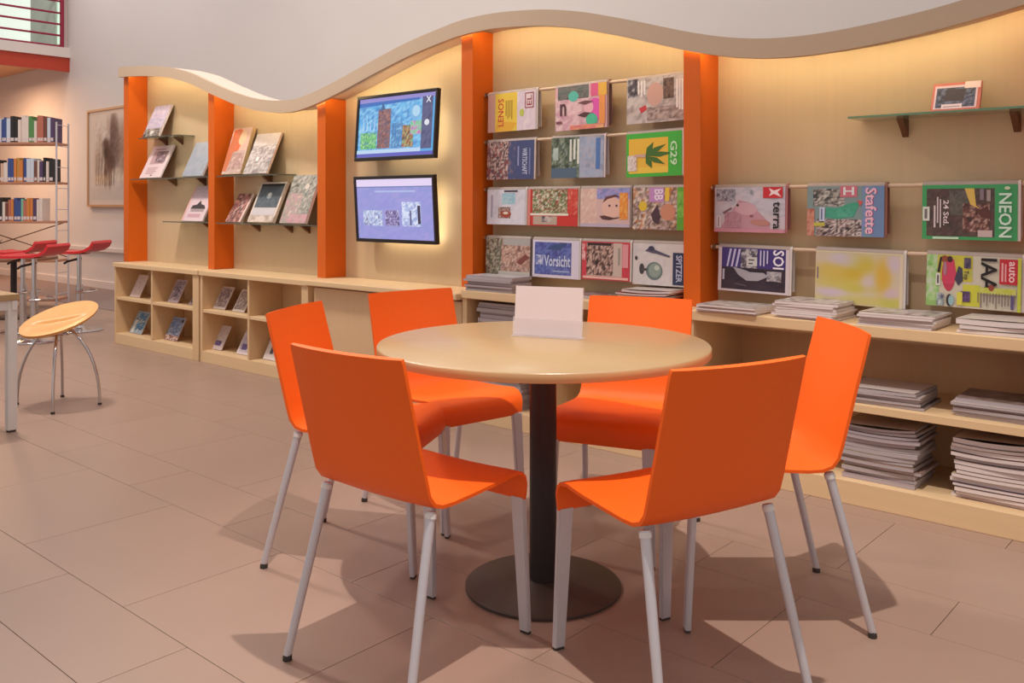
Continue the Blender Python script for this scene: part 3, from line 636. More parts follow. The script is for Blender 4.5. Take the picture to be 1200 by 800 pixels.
hang(-2.445, -2.145, 2, .200, A_, 'colourful magazine with a green edge at right of third rod')
# row 4
A_ = Art((176, 150, 140)); A_.mott(0, 0, .38, 1, 7, 10, [(70, 60, 50), (150, 136, 116), (196, 186, 166), (96, 84, 70), (110, 120, 96)], 87); A_.mott(.36, .1, 1, .85, 10, 8, [(206, 166, 150), (190, 146, 130), (150, 110, 96), (216, 186, 170), (130, 90, 80)], 88); A_.rect(.4, .82, 1, 1, (176, 170, 166)); A_.poly([(.7, .36), (.9, .6), (.98, .5), (.8, .28)], (130, 66, 60)); A_.rect(.3, 0, 1, .1, (206, 196, 186))
hang(-3.415, -3.085, 3, .196, A_, 'beige photo magazine at left of the lowest rod', pages=(90, 70, 64))
A_ = Art((220, 210, 226)); A_.rect(.05, .08, .84, .94, (76, 84, 156)); A_.mott(.05, .08, .84, .94, 10, 8, [(70, 80, 156), (96, 110, 180), (110, 120, 186), (84, 84, 160), (60, 66, 130)], 89); A_.poly([(.3, .75), (.5, .9), (.75, .92), (.6, .74)], (60, 80, 130)); A_.mott(.08, .34, .24, .6, 5, 3, [(206, 210, 230), (110, 116, 176)], 90)
A_.text('Vorsicht', .26, .30, .82, .60, (206, 212, 236)); A_.rect(.45, .16, .8, .2, (160, 170, 210))
hang(-3.078, -2.760, 3, .196, A_, 'blue magazine with white border, second on the lowest rod')
A_ = Art((206, 62, 76)); A_.rect(.10, .10, .84, .97, (206, 184, 172)); A_.mott(.10, .12, .66, .97, 11, 9, [(70, 44, 40), (190, 150, 140), (216, 186, 170), (110, 76, 66), (50, 32, 32)], 91); A_.rect(.12, .90, .62, .97, (50, 32, 32)); A_.rect(.76, .4, .80, .85, (160, 150, 140)); A_.rect(.03, .03, .97, .09, (240, 190, 176)); A_.mott(0, .5, .08, .95, 2, 5, [(206, 62, 76), (236, 190, 190)], 92); A_.rect(.85, .35, .97, .95, (226, 150, 156))
hang(-2.752, -2.452, 3, .190, A_, 'red bordered group photo magazine, third on the lowest rod')
A_ = Art((214, 206, 204)); A_.mott(0, 0, .74, 1, 6, 6, [(214, 206, 204), (220, 212, 208), (208, 200, 200)], 93); A_.ell(.42, .34, .16, .22, (110, 124, 124)); A_.ell(.43, .36, .12, .17, (146, 160, 150)); A_.ell(.47, .42, .05, .06, (196, 204, 190)); A_.ell(.18, .38, .05, .13, (66, 62, 66)); A_.rect(.18, .34, .28, .40, (80, 76, 80)); A_.rect(.77, .04, .99, .80, (44, 50, 84)); A_.text('SPITZER', .83, .10, .94, .74, (190, 200, 220), -90)
A_.poly([(.24, .82), (.34, .92), (.46, .84), (.72, .72), (.7, .68), (.46, .76), (.36, .78)], (90, 84, 106)); A_.ell(.36, .88, .06, .06, (64, 58, 84)); A_.ell(.07, .64, .025, .05, (60, 50, 54))
hang(-2.445, -2.145, 3, .198, A_, 'white magazine with globe picture and navy block, right of lowest rod')
# right bay
A_ = Art((206, 190, 198)); A_.mott(0, .35, 1, 1, 8, 6, [(196, 190, 200), (206, 200, 208), (186, 180, 190), (210, 196, 204)], 94); A_.poly([(.10, .12), (.36, .72), (.5, .66), (.66, .42), (.8, .2), (.8, .06), (.1, .06)], (196, 146, 158)); A_.mott(.15, .08, .40, .45, 5, 5, [(176, 126, 140), (190, 140, 152), (166, 116, 130)], 95)
A_.ell(.46, .52, .16, .14, (210, 166, 176), -20); A_.ell(.34, .60, .02, .03, (70, 40, 50)); A_.ell(.54, .36, .03, .03, (150, 90, 106)); A_.poly([(.14, .40), (.26, .52), (.25, .56), (.12, .44)], (130, 90, 100)); A_.ell(.66, .22, .14, .07, (190, 130, 120), -8); A_.rect(0, 0, 1, .08, (206, 140, 156))
A_.mott(.03, .70, .30, .96, 9, 5, [(110, 104, 116), (190, 186, 196), (150, 144, 156), (84, 76, 90)], 96); A_.rect(.70, .76, .97, 1, (206, 40, 50)); A_.poly([(.78, .98), (.85, .92), (.95, .97), (.90, .89), (.95, .78), (.85, .85), (.78, .80), (.81, .88)], (246, 226, 226)); A_.text('terra', .84, .08, .94, .68, (24, 20, 24), -90); A_.rect(.04, .10, .10, .36, (226, 216, 220)); A_.rect(.06, .12, .075, .34, (110, 96, 106)); A_.rect(.52, .84, .55, .94, (150, 150, 166))
hang(-2.005, -1.660, 0, .198, A_, 'pinkish grey magazine with red star corner, left of upper right rod', pages=(176, 110, 110), right=True)
A_ = Art((130, 150, 150)); A_.mott(.08, .6, .5, .95, 9, 6, [(60, 56, 56), (130, 126, 120), (206, 200, 190), (90, 84, 84), (170, 160, 150)], 97); A_.mott(.12, 0, .78, .34, 14, 6, [(44, 36, 38), (206, 190, 180), (110, 84, 84), (226, 210, 206), (70, 56, 60)], 98); A_.poly([(.24, .38), (.4, .34), (.62, .40), (.70, .70), (.56, .66), (.4, .56), (.26, .58)], (70, 160, 130)); A_.mott(.4, .38, .6, .56, 4, 3, [(70, 160, 130), (90, 176, 146), (60, 146, 116)], 99)
A_.rect(.44, .78, .66, 1, (206, 110, 126)); A_.text('H', .48, .82, .62, .98, (226, 226, 226)); A_.mott(0, 0, .10, .55, 2, 6, [(196, 120, 96), (206, 150, 126), (176, 96, 80)], 100); A_.rect(.72, 0, 1, 1, (110, 136, 176)); A_.mott(.72, 0, .84, 1, 2, 7, [(110, 150, 160), (130, 140, 190), (96, 146, 130)], 101)
A_.text('Stafette', .775, .055, .915, .955, (150, 40, 110), -90); A_.text('Stafette', .765, .06, .905, .96, (246, 190, 206), -90); A_.rect(.17, .30, .24, .58, (200, 206, 224)); A_.rect(.19, .33, .21, .55, (96, 110, 150)); A_.poly([(.7, .6), (.66, .72), (.74, .7)], (206, 90, 90)); A_.rect(.1, .2, .24, .27, (196, 186, 70))
hang(-1.572, -1.245, 0, .206, A_, 'colourful magazine with pink lettering on blue, middle of upper right rod', pages=(150, 96, 80), right=True)
A_ = Art((66, 160, 96)); A_.rect(.05, .06, .77, .93, (84, 64, 58)); A_.mott(.05, .06, .77, .93, 12, 9, [(84, 64, 58), (100, 78, 70), (70, 58, 54), (96, 64, 60)], 102); A_.mott(.30, .45, .5, .9, 4, 5, [(90, 84, 76), (106, 98, 90), (78, 70, 64)], 103); A_.mott(.44, .15, .72, .66, 8, 8, [(150, 104, 90), (196, 160, 146), (96, 56, 50), (120, 70, 62), (60, 40, 36)], 104)
A_.poly([(.46, .93), (.56, .93), (.58, .62), (.62, .56), (.52, .64)], (226, 186, 90)); A_.poly([(.58, .52), (.70, .62), (.74, .38), (.64, .40)], (96, 52, 46)); A_.rect(.60, .06, .75, .18, (206, 180, 176)); A_.rect(.69, .7, .73, .9, (170, 150, 146)); A_.rect(.62, .72, .66, .92, (140, 120, 130))
A_.rect(.13, .22, .15, .62, (220, 200, 200)); A_.rect(.165, .30, .18, .78, (220, 200, 200)); A_.rect(.195, .22, .21, .74, (220, 200, 200)); A_.text('24 Std.', .235, .26, .295, .72, (232, 214, 214), -90); A_.rect(.01, .34, .085, .60, (220, 220, 210)); A_.rect(.03, .38, .06, .56, (120, 110, 110)); A_.rect(.12, .01, .4, .05, (200, 226, 196)); A_.text('NEON', .815, .06, .945, .84, (216, 240, 222), -90); A_.ell(.90, .93, .03, .03, (210, 220, 190))
hang(-1.112, -.772, 0, .208, A_, 'green framed magazine with large white title at right of upper rod', right=True)
A_ = Art((216, 202, 206)); A_.rect(.05, .05, .95, 1, (52, 44, 58)); A_.rect(.05, .55, .95, 1, (66, 52, 124)); A_.mott(.05, .05, .95, .5, 8, 4, [(52, 44, 58), (60, 50, 62), (46, 40, 54)], 105)
for k in range(3): A_.poly([(.12 + .065 * k, .56), (.145 + .065 * k, .56), (.195 + .065 * k, .97), (.165 + .065 * k, .97)], (206, 200, 236))
A_.mott(.33, .55, .56, .98, 7, 7, [(120, 116, 126), (60, 54, 64), (176, 172, 180), (200, 196, 196)], 106); A_.rect(.41, .60, .56, .80, (206, 204, 200)); A_.rect(.44, .64, .50, .67, (80, 76, 84)); A_.rect(.44, .72, .52, .75, (80, 76, 84)); A_.lines(.60, .58, .74, .96, 3, (206, 200, 230), True, 6, .4)
A_.text('SOI', .78, .56, .93, .98, (240, 234, 246), -90); A_.poly([(.22, .56), (.34, .52), (.48, .46), (.66, .46), (.72, .38), (.58, .27), (.42, .26), (.30, .38)], (170, 164, 172)); A_.mott(.70, .28, .90, .50, 5, 4, [(150, 144, 150), (190, 184, 188), (110, 104, 112)], 107); A_.poly([(.40, .50), (.66, .52), (.66, .48), (.46, .46)], (36, 28, 36)); A_.rect(.07, .26, .10, .5, (190, 184, 200)); A_.poly([(.25, .20), (.42, .16), (.42, .13), (.26, .17)], (96, 88, 96))
hang(-1.985, -1.640, 1, .194, A_, 'dark indigo magazine with white border, left of lower right rod', right=True, tw=.8)
A_ = Art((206, 190, 160)); ymap = [(206, 190, 196), (206, 190, 170), (206, 190, 120), (200, 180, 60), (206, 176, 60), (200, 170, 50)]
A_.mott(0, 0, 1, 1, 14, 10, [(206, 190, 196), (206, 194, 170), (206, 190, 140), (204, 184, 110)], 108, .6)
blobs = ((.22, .64, .14, .10, (206, 180, 80)), (.34, .54, .20, .12, (204, 178, 74)), (.44, .58, .09, .09, (200, 166, 30)), (.56, .74, .09, .13, (200, 176, 50)), (.78, .56, .06, .22, (212, 168, 50)),
         (.30, .40, .2, .08, (202, 186, 90)), (.50, .32, .14, .06, (196, 184, 70)), (.86, .10, .09, .08, (190, 186, 60)), (.60, .44, .06, .14, (206, 190, 206)), (.34, .84, .12, .1, (200, 186, 206)), (.2, .18, .12, .08, (206, 184, 212)),
         (.86, .24, .06, .08, (206, 176, 196)), (.5, .1, .5, .06, (204, 190, 110)), (.9, .8, .06, .1, (204, 184, 200)), (.46, .82, .1, .12, (196, 186, 120)))
def soft(u, v):
    w_ = [.35]; c_ = [(206, 190, 164)]
    for ex, ey, rx, ry, c in blobs: w_.append(2.2 * math.exp(-(((u - ex) / rx) ** 2 + ((v - ey) / ry) ** 2))); c_.append(c)
    t_ = sum(w_); return tuple(sum(a_ * b_[q] for a_, b_ in zip(w_, c_)) / t_ for q in range(3))
A_.field(0, 0, 1, 1, 30, 20, soft)
A_.rect(.965, 0, 1, 1, (220, 200, 170)); A_.rect(0, .97, 1, 1, (214, 200, 160)); A_.rect(.02, .46, .035, .68, (120, 100, 130))
hang(-1.535, -1.172, 1, .216, A_, 'blurry yellow and lilac magazine, middle of lower right rod', right=True, tw=.8)
A_ = Art((206, 196, 176)); A_.rect(0, 0, .12, 1, (150, 186, 110)); A_.mott(0, .1, .14, 1, 4, 9, [(120, 176, 84), (150, 196, 120), (176, 206, 140), (196, 206, 180)], 109); A_.mott(.12, .5, .5, 1, 8, 6, [(206, 196, 70), (200, 190, 60), (190, 186, 90)], 110); A_.rect(.40, .04, .58, .45, (206, 204, 70))
A_.ell(.245, .64, .075, .34, (190, 60, 84)); A_.poly([(.17, .5), (.20, .96), (.30, .92), (.33, .62), (.30, .44), (.20, .44)], (206, 66, 96)); A_.ell(.20, .92, .04, .07, (150, 76, 50)); A_.ell(.255, .92, .03, .06, (70, 34, 36)); A_.poly([(.31, .54), (.35, .80), (.39, .76), (.40, .52), (.35, .42)], (66, 66, 84)); A_.ell(.205, .74, .02, .14, (176, 120, 140)); A_.rect(.105, .40, .155, .64, (220, 216, 206)); A_.rect(.12, .44, .14, .6, (90, 84, 90)); A_.poly([(.12, .66), (.15, .66), (.17, .96), (.15, .96)], (40, 30, 40))
A_.mott(.41, .76, .48, .96, 3, 4, [(60, 50, 76), (110, 96, 120)], 111); A_.text('Top', .40, .54, .46, .72, (60, 50, 60), -90); A_.mott(.38, .12, .48, .32, 3, 4, [(80, 60, 90), (110, 84, 130), (60, 50, 60)], 112); A_.mott(.12, .02, .20, .26, 3, 4, [(90, 84, 110), (150, 160, 160), (196, 206, 200)], 113); A_.ell(.26, .13, .035, .12, (60, 54, 60)); A_.ell(.28, .13, .03, .10, (150, 186, 190)); A_.rect(.34, .05, .40, .3, (220, 210, 80))
A_.text('IAA', .59, .34, .755, .97, (26, 22, 24), -90); A_.rect(.78, .50, .965, .97, (196, 40, 56)); A_.text('auto', .875, .54, .945, .93, (246, 206, 206), -90); A_.rect(.80, .55, .82, .9, (236, 170, 170)); A_.rect(.835, .55, .85, .88, (236, 170, 170)); A_.mott(.58, .3, .95, .42, 7, 2, [(196, 200, 90), (206, 206, 120), (190, 196, 70)], 114); A_.lines(.56, .03, .96, .32, 13, (130, 116, 110), True, 8, .4); A_.rect(.90, .04, .93, .3, (96, 84, 130)); A_.ell(.70, .42, .03, .06, (150, 70, 60)); A_.rect(.965, 0, 1, 1, (196, 206, 70))
hang(-1.095, -.758, 1, .196, A_, 'lime and white car magazine at right end of lower right rod', right=True, tw=.8)

# ------------------------------------------------------------------ stacks of magazines lying flat
COV = [(110, 84, 76), (190, 176, 170), (150, 120, 106), (206, 190, 180), (96, 76, 84), (170, 150, 150), (140, 60, 56), (200, 186, 176), (84, 70, 70), (176, 160, 130)]
LIGHT = [(214, 200, 192), (206, 190, 180), (222, 208, 200), (190, 172, 164)]
def stack(x, y, z, wd, dp, ths, where, group, seed, sag=0, jit=.008, pages='paper', topart=None, covs=COV):
    rn = random.Random(seed); n = len(ths); zz = z + .0006
    for k, th_ in enumerate(ths):
        top = n - 1 - k
        o = thing('magazine', 'magazine, %s in the %s' % (ORD[top], where), 'magazine', (x + rn.uniform(-jit, jit), y + rn.uniform(-jit, jit), zz), R(rn.uniform(-2.5, 2.5)), group)
        W_ = wd * rn.uniform(.95, 1.02); D_ = dp * rn.uniform(.94, 1.0); s_ = sag * (k + .5) / n
        ns = 6; g = min(.0006, th_ * .12)
        f = lambda q: s_ * .5 * (4 * (q - .5) ** 2 + (q - .5))
        lo = [(-W_ / 2 + W_ * q / ns, f(q / ns) + g) for q in range(ns + 1)]; hi = [(p[0], p[1] + th_ - 2 * g) for p in lo]
        MB().strip(lo, hi, -D_ / 2, D_ / 2).build('pages', pages, o)
        cm = colmat(covs[rn.randrange(len(covs))])
        MB().strip(hi, [(p[0], p[1] + g) for p in hi], -D_ / 2 - .0006, D_ / 2).build('front_cover', cm, o)
        MB().strip([(p[0], p[1] - g) for p in lo], lo, -D_ / 2 - .0006, D_ / 2).build('back_cover', cm, o)
        if top == 0 and topart: topart.build('cover_print', lambda u, v, d: (-W_ / 2 + W_ * u, -D_ / 2 + D_ * v, th_ + f(u) + .0004 + d), o)
        zz += th_ + .0003 + (sag / n)
    return zz
def greytop(seed, pal=((190, 176, 172), (150, 136, 132), (206, 194, 188), (120, 106, 104))):
    return Art((196, 182, 176)).mott(0, 0, 1, 1, 8, 6, list(pal), seed)
SG = 'loose magazines stacked on the display wall shelves'
rn0 = random.Random(5)
def ths(n, tot): 
    r = [rn0.uniform(.7, 1.3) for _ in range(n)]; s = sum(r); return [a * tot / s for a in r]
stack(-1.835, 3.565, .695, .285, .205, ths(4, .030), 'low stack on worktop beside the fourth orange pillar', SG, 1, covs=LIGHT, topart=greytop(121))
stack(-1.505, 3.590, .695, .255, .215, ths(7, .066), 'white stack on worktop under the dark indigo magazine', SG, 2, covs=LIGHT, topart=greytop(122))
stack(-1.150, 3.585, .695, .275, .215, ths(6, .048), 'white stack on worktop below the lime car magazine', SG, 3, covs=LIGHT, topart=greytop(123, ((120, 104, 100), (196, 184, 180), (150, 136, 134))))
stack(-.790, 3.600, .695, .300, .200, ths(3, .044), 'low stack at the right end of the worktop', SG, 4, covs=LIGHT, sag=.008, topart=greytop(124, ((206, 186, 180), (190, 170, 168))))
stack(-1.215, 3.630, .388, .300, .235, ths(5, .052), 'wide stack on the middle shelf, behind the right chair', SG, 5, sag=.006, pages='paper_grey', topart=greytop(125, ((80, 64, 60), (120, 100, 96))))
stack(-.815, 3.640, .388, .300, .225, ths(6, .066), 'wide stack on the middle shelf at the right edge', SG, 6, pages='paper_grey', topart=greytop(126, ((110, 90, 84), (150, 130, 126))))
stack(-1.225, 3.640, .0895, .285, .225, ths(14, .185), 'tall stack on the bottom shelf, behind the right chair', SG, 7, sag=.018, jit=.010, pages='paper_grey', topart=greytop(127, ((120, 104, 60), (90, 76, 60), (140, 120, 80))))
stack(-.815, 3.650, .0895, .300, .225, ths(14, .195), 'tall stack on the bottom shelf at the right edge', SG, 8, sag=.018, jit=.010, pages='paper', topart=greytop(128, ((60, 46, 44), (90, 76, 72))))
stack(-2.295, 3.625, .695, .270, .200, ths(5, .050), 'ragged stack on worktop by the globe magazine', SG, 9, sag=.010, jit=.016, topart=greytop(129, ((110, 104, 84), (206, 196, 190), (170, 160, 150))))
stack(-2.640, 3.640, .695, .250, .190, ths(2, .014), 'thin pile on worktop behind the white card holder', SG, 10, topart=greytop(130, ((170, 90, 90), (120, 96, 100), (190, 170, 170))))
stack(-3.215, 3.560, .695, .330, .160, ths(6, .078), 'grey stack at the left end of the worktop', SG, 11, pages='paper_grey', topart=greytop(131, ((170, 170, 180), (190, 180, 180))))
stack(-3.180, 3.640, .388, .300, .225, ths(14, .238), 'tall stack in upper left niche behind the table', SG, 12, jit=.012, pages='paper_grey', topart=greytop(132, ((90, 84, 84), (150, 144, 144), (200, 190, 186))))
stack(-3.190, 3.640, .0895, .310, .225, ths(11, .180), 'stack in the lower left niche behind the table', SG, 13, pages='paper_grey', topart=greytop(133, ((170, 164, 160), (150, 140, 136))))
A_ = Art((206, 170, 170)); A_.mott(0, 0, 1, 1, 5, 8, [(216, 186, 186), (196, 120, 130), (120, 110, 150), (226, 206, 200)], 134)
leaning('magazine', 'magazine', 'pink and white magazine standing upright beside the lower left niche stack', -2.975, .17, 3.57, 3.60, .0895, .235, A_, .008)

# ------------------------------------------------------------------ round table with card holder
TX, TY = -1.735, 2.125
t = thing('round_table', 'round beech table on a black column with round base plate', 'table', (TX, TY, 0))
MB().lathe([(0, .7395), (.496, .7395), (.499, .7365), (.4995, .7360)], 96).build('tabletop', 'beech_table', t, 50)
MB().lathe([(.4994, .7362), (.500, .7350), (.500, .7160), (.497, .7120), (0, .7120)], 96).build('table_edge', 'beech_edge', t, 50)
MB().lathe([(0, .7118), (.17, .7118), (.17, .704), (.05, .698), (0, .698)], 40).build('mounting_plate', 'black_metal', t, 40)
MB().lathe([(0, .0255), (.041, .0255), (.041, .6975), (0, .6975)], 32).build('column', 'black_metal', t, 40)
MB().lathe([(0, 0), (.233, 0), (.236, .003), (.236, .009), (.225, .013), (.06, .022), (.045, .025), (0, .025)], 64).build('base_plate', 'base_metal', t, 40)
ch = thing('card_holder', 'clear acrylic card holder with a blank pale card on the round table', 'card holder', (-1.783, 2.198, .7397), R(19))
tilt = Matrix.Translation((0, .012, .0)) @ Matrix.Rotation(R(-7), 4, 'X')
MB().box(-.114, .114, .0, .002, .003, .158, 0, tilt).build('acrylic_back', 'clear_acrylic', ch)
MB().box(-.112, .112, -.0020, -.0006, .004, .157, 0, tilt).build('card', 'card_white', ch)
MB().box(-.116, .116, -.006, -.004, .001, .060, 0, tilt).build('acrylic_pocket', 'clear_acrylic', ch)
MB().box(-.116, .116, -.008, .040, 0, .0025, .0006).build('acrylic_foot', 'clear_acrylic', ch)

# ------------------------------------------------------------------ chairs
def shell_mesh():
    cl = [(.180, .368, .197), (.182, .385, .199), (.180, .410, .203), (.171, .432, .206), (.152, .446, .209), (.122, .452, .211), (.06, .446, .212), (-.04, .441, .212), (-.12, .438, .212), (-.160, .440, .212),
          (-.186, .450, .212), (-.203, .472, .212), (-.214, .510, .212), (-.232, .580, .211), (-.252, .66, .210), (-.270, .73, .209), (-.286, .795, .2085), (-.289, .806, .206)]
    n = len(cl); P = [Vector((0, p[0], p[1])) for p in cl]; bm = bmesh.new(); nx = 10; th = .014; F = []; B = []
    for i in range(n):
        tg = (P[min(i + 1, n - 1)] - P[max(i - 1, 0)]).normalized(); nr = Vector((0, -tg.z, tg.y))   # towards the underside / back
        back = max(0, min(1, (P[i].z - .47) / .3)) if P[i].y < -.15 else 0
        seat = 1 if (-.16 < P[i].y < .17 and P[i].z > .43) else 0
        fr, br = [], []
        for k in range(nx + 1):
            q = -1 + 2 * k / nx; hw = cl[i][2] * .95
            off = Vector((0, -.022 * back * (1 - q * q), -.006 * seat * (1 - q * q)))
            p = P[i] + off + Vector((q * hw, 0, 0)); e = (1 - abs(q) ** 8) * .35 + .65
            fr.append(bm.verts.new(p - nr * th / 2 * e)); br.append(bm.verts.new(p + nr * th / 2 * e))
        F.append(fr); B.append(br)
    for i in range(n - 1):
        for k in range(nx):
            bm.faces.new((F[i][k], F[i][k + 1], F[i + 1][k + 1], F[i + 1][k])); bm.faces.new((B[i][k], B[i + 1][k], B[i + 1][k + 1], B[i][k + 1]))
        bm.faces.new((F[i][0], F[i + 1][0], B[i + 1][0], B[i][0])); bm.faces.new((F[i][nx], B[i][nx], B[i + 1][nx], F[i + 1][nx]))
    for k in range(nx):
        bm.faces.new((F[0][k], B[0][k], B[0][k + 1], F[0][k + 1])); bm.faces.new((F[-1][k], F[-1][k + 1], B[-1][k + 1], B[-1][k]))
    m = MB(); m.bm.free(); m.bm = bm; return m
def make_chair(label):
    t = thing('chair', label, 'chair', (0, 0, 0), 0, 'orange chairs around the round table')
    shell_mesh().build('seat_shell', 'orange_shell', t, 50)
    for s in (-1, 1):
        m = MB()      # flat front leg, flush with the waterfall edge, tapering down
        A0 = [(s * .143, .173, .375), (s * .187, .173, .375), (s * .187, .190, .375), (s * .143, .190, .375)]
        A1 = [(s * .158, .192, .006), (s * .190, .192, .006), (s * .190, .209, .006), (s * .158, .209, .006)]
        va = [m.bm.verts.new(p) for p in A0]; vb = [m.bm.verts.new(p) for p in A1]
        m.bm.faces.new(va); m.bm.faces.new(vb[::-1])
        for k in range(4): m.bm.faces.new((va[k], vb[k], vb[(k + 1) % 4], va[(k + 1) % 4]))
        bmesh.ops.bevel(m.bm, geom=list(m.bm.edges), offset=.003, segments=2, affect='EDGES')
        leg = m.build('leg', 'aluminium', t, 40)
        MB().box(s * .174 - .014, s * .174 + .014, .194, .207, 0, .0055, .001).build('foot_glide', 'rubber', leg)
        top = Vector((s * .184, -.182, .432)); ft = Vector((s * .215, -.288, .012))
        leg = MB().tube([top, top.lerp(ft, .5), ft], [.0125, .0118, .0105], 14).build('leg', 'aluminium', t, 40)
        d = (ft - top).normalized()
        MB().tube([top + d * .004, top + d * .016], .0145, 14).build('collar', 'white_steel', leg, 40)
        MB().tube([(ft.x, ft.y, 0), (ft.x, ft.y, .008), (ft.x, ft.y + .002, .016)], [.012, .012, .0105], 12).build('foot_glide', 'rubber', leg, 40)
    return t
poses = [('front left orange chair, its back to the viewer, left of table column', -1.745, 1.653, 3.2), ('front right orange chair, its back to the viewer, nearest to the frame bottom', -1.212, 1.946, 69.9),
         ('orange chair at the right, in front of the bottom shelf magazine stacks', -1.226, 2.422, 131.9), ('orange chair at far left of the table, mostly behind front left chair', -2.335, 1.970, -62.5),
         ('orange chair behind the table at left, in front of the closed cabinet', -2.432, 2.435, -99.7), ('orange chair behind the table at right, below the lowest magazine rod', -1.788, 2.592, -162.9)]
c0 = None
for lb, x, y, a in poses:
    c = make_chair(lb) if c0 is None else copy_thing(c0, lb)
    c0 = c0 or c
    c.location = (x, y, 0); c.rotation_euler = (0, 0, R(a))

# ------------------------------------------------------------------ left side: desk, wooden stool, red stools, bar table
d = thing('desk', 'wooden desk top on white steel legs at the left edge', 'desk', (-5.375, 1.418, 0))
MB().box(-.462, .462, -.395, .395, .668, .700, .003).build('desktop', 'beech_table', d)
MB().box(-.46, .46, .36, .385, .620, .667).build('apron', 'white_steel', d); MB().box(.425, .45, -.36, .36, .620, .667).build('apron', 'white_steel', d)
for sx in (-1, 1):
    for sy in (-1, 1):
        l = MB().box(sx * .43 - .0225, sx * .43 + .0225, sy * .365 - .0225, sy * .365 + .0225, .010, .6675, .003).build('leg', 'white_steel', d)
        MB().tube([(sx * .43, sy * .365, 0), (sx * .43, sy * .365, .0098)], .022, 12).build('foot_glide', 'rubber', l, 40)
sx_, sy_ = -5.39, 2.20
s = thing('wooden_stool', 'low stool with curved wooden seat and four bowed chrome legs', 'stool', (sx_, sy_, 0))
m = MB(); nr_, na = 18, 64; dirv = Vector((.35, .94)).normalized(); rows_t, rows_b = [], []
def seat_z(px, py):
    a_ = (px * .752 + py * .659) / .205; b_ = (py * .752 - px * .659) / .205; r2 = a_ * a_ + b_ * b_
    z = .486 + .030 * a_ + .072 * b_ + .016 * (r2 - 1)
    return z + (.016 / (1 + math.exp(-(b_ - .0 - .1 * a_) / .02)) - .006) * max(0, 1 - (a_ / .8) ** 4 - b_ * b_) 
for i in range(nr_ + 1):
    r = .205 * i / nr_; a_, b_ = [], []
    for k in range(na if i else 1):
        an = 2 * PI * k / na; px, py = r * math.cos(an), r * math.sin(an) * 1.0
        z = seat_z(px, py); a_.append(m.bm.verts.new((px, py, z + .014))); b_.append(m.bm.verts.new((px * .98, py * .98, z)))
    rows_t.append(a_); rows_b.append(b_)
for rows, fl in ((rows_t, 1), (rows_b, -1)):
    for A, B in zip(rows, rows[1:]):
        for k in range(na):
            k2 = (k + 1) % na
            q = (A[0], B[k], B[k2]) if len(A) == 1 else (A[k], B[k], B[k2], A[k2])
            m.bm.faces.new(q[::fl])
for k in range(na): m.bm.faces.new((rows_t[-1][k], rows_b[-1][k], rows_b[-1][(k + 1) % na], rows_t[-1][(k + 1) % na]))
m.build('seat', 'stool_wood', s, 50)
MB().lathe([(0, .425), (.07, .425), (.07, .440), (.03, .462), (0, .470)], 32).build('seat_plate', 'chrome', s, 40)
for fx, fy in ((-5.577, 2.042), (-5.180, 2.081), (-5.218, 2.356), (-5.594, 2.302)):
    dx, dy = fx - sx_, fy - sy_; pts = []
    for k in range(10):
        q = k / 9; rr = .22 + .78 * (1 - (1 - q) ** 2.1); pts.append((dx * rr, dy * rr, .428 * (1 - q ** 1.25) + .010))
    l = MB().tube(pts, .0085, 10).build('leg', 'chrome', s, 40)
    MB().tube([(dx, dy, 0), (dx, dy, .012)], .011, 10).build('foot_glide', 'rubber', l, 40)
MB().tube([(.05 * math.cos(2 * PI * k / 16), .05 * math.sin(2 * PI * k / 16), .405) for k in range(17)], .006, 8).build('leg_ring', 'chrome', s, 40)
def red_stool(x, y, ang, label):
    t = thing('bar_stool', label, 'stool', (x, y, 0), R(ang), 'red bar stools in the background')
    MB().lathe([(0, 0), (.20, 0), (.205, .006), (.19, .014), (.05, .030), (.035, .05), (0, .05)], 36).build('base', 'chrome', t, 40)
    MB().tube([(0, 0, .05), (0, 0, .42)], .030, 16).build('outer_tube', 'chrome', t, 40); MB().tube([(0, 0, .42), (0, 0, .70)], .020, 14).build('gas_lift', 'chrome', t, 40)
    MB().tube([(.035 + .12 * math.sin(PI * k / 10), -.15 + .03 * k, .36) for k in range(11)], .010, 8).build('footrest', 'chrome', t, 40)
    MB().tube([(.02, .0, .66), (-.10, -.02, .63), (-.13, -.02, .61)], .010, 8).build('lever', 'black_metal', t, 40)
    prof = [(-.20, .715), (-.17, .705), (-.05, .705), (.08, .712), (.14, .725), (.19, .755), (.215, .80)]
    lo = [(p[0], p[1]) for p in prof]; hi = [(p[0] - (.012 if i > 3 else 0), p[1] + .020) for i, p in enumerate(prof)]
    MB().strip(lo, hi, -.19, .19).build('seat', 'red_plastic', t, 50)
    MB().box(-.07, .07, -.07, .07, .695, .7045, .002).build('seat_plate', 'seat_underside', t)
red_stool(-8.736, 3.250, 41, 'red bar stool at far left, partly hidden behind another red stool')
red_stool(-8.027, 3.074, 41, 'red bar stool with chrome column directly above the wooden stool')
red_stool(-8.403, 3.608, 41, 'red bar stool standing nearest to the white wall and leftmost cabinet')
bt = thing('bar_table', 'round dark brown bistro table behind the red stools', 'table', (-9.874, 3.584, 0))
MB().lathe([(0, .615), (.40, .615), (.405, .61), (.405, .59), (.40, .585), (0, .585)], 48).build('tabletop', 'brown_wood', bt, 40)
MB().tube([(0, 0, .02), (0, 0, .585)], .03, 14).build('column', 'black_metal', bt, 40); MB().lathe([(0, 0), (.22, 0), (.22, .012), (.04, .02), (0, .02)], 32).build('base', 'black_metal', bt, 40)
pp = thing('potted_plant', 'small green plant in a dark pot on the bistro table', 'plant', (-9.894, 3.384, .6155))
MB().lathe([(0, 0), (.05, 0), (.065, .085), (.058, .085), (.055, .07), (0, .07)], 20).build('pot', 'brown_box', pp, 40)
MB().lathe([(0, .0705), (.054, .0705)], 20).build('soil', 'soil', pp)
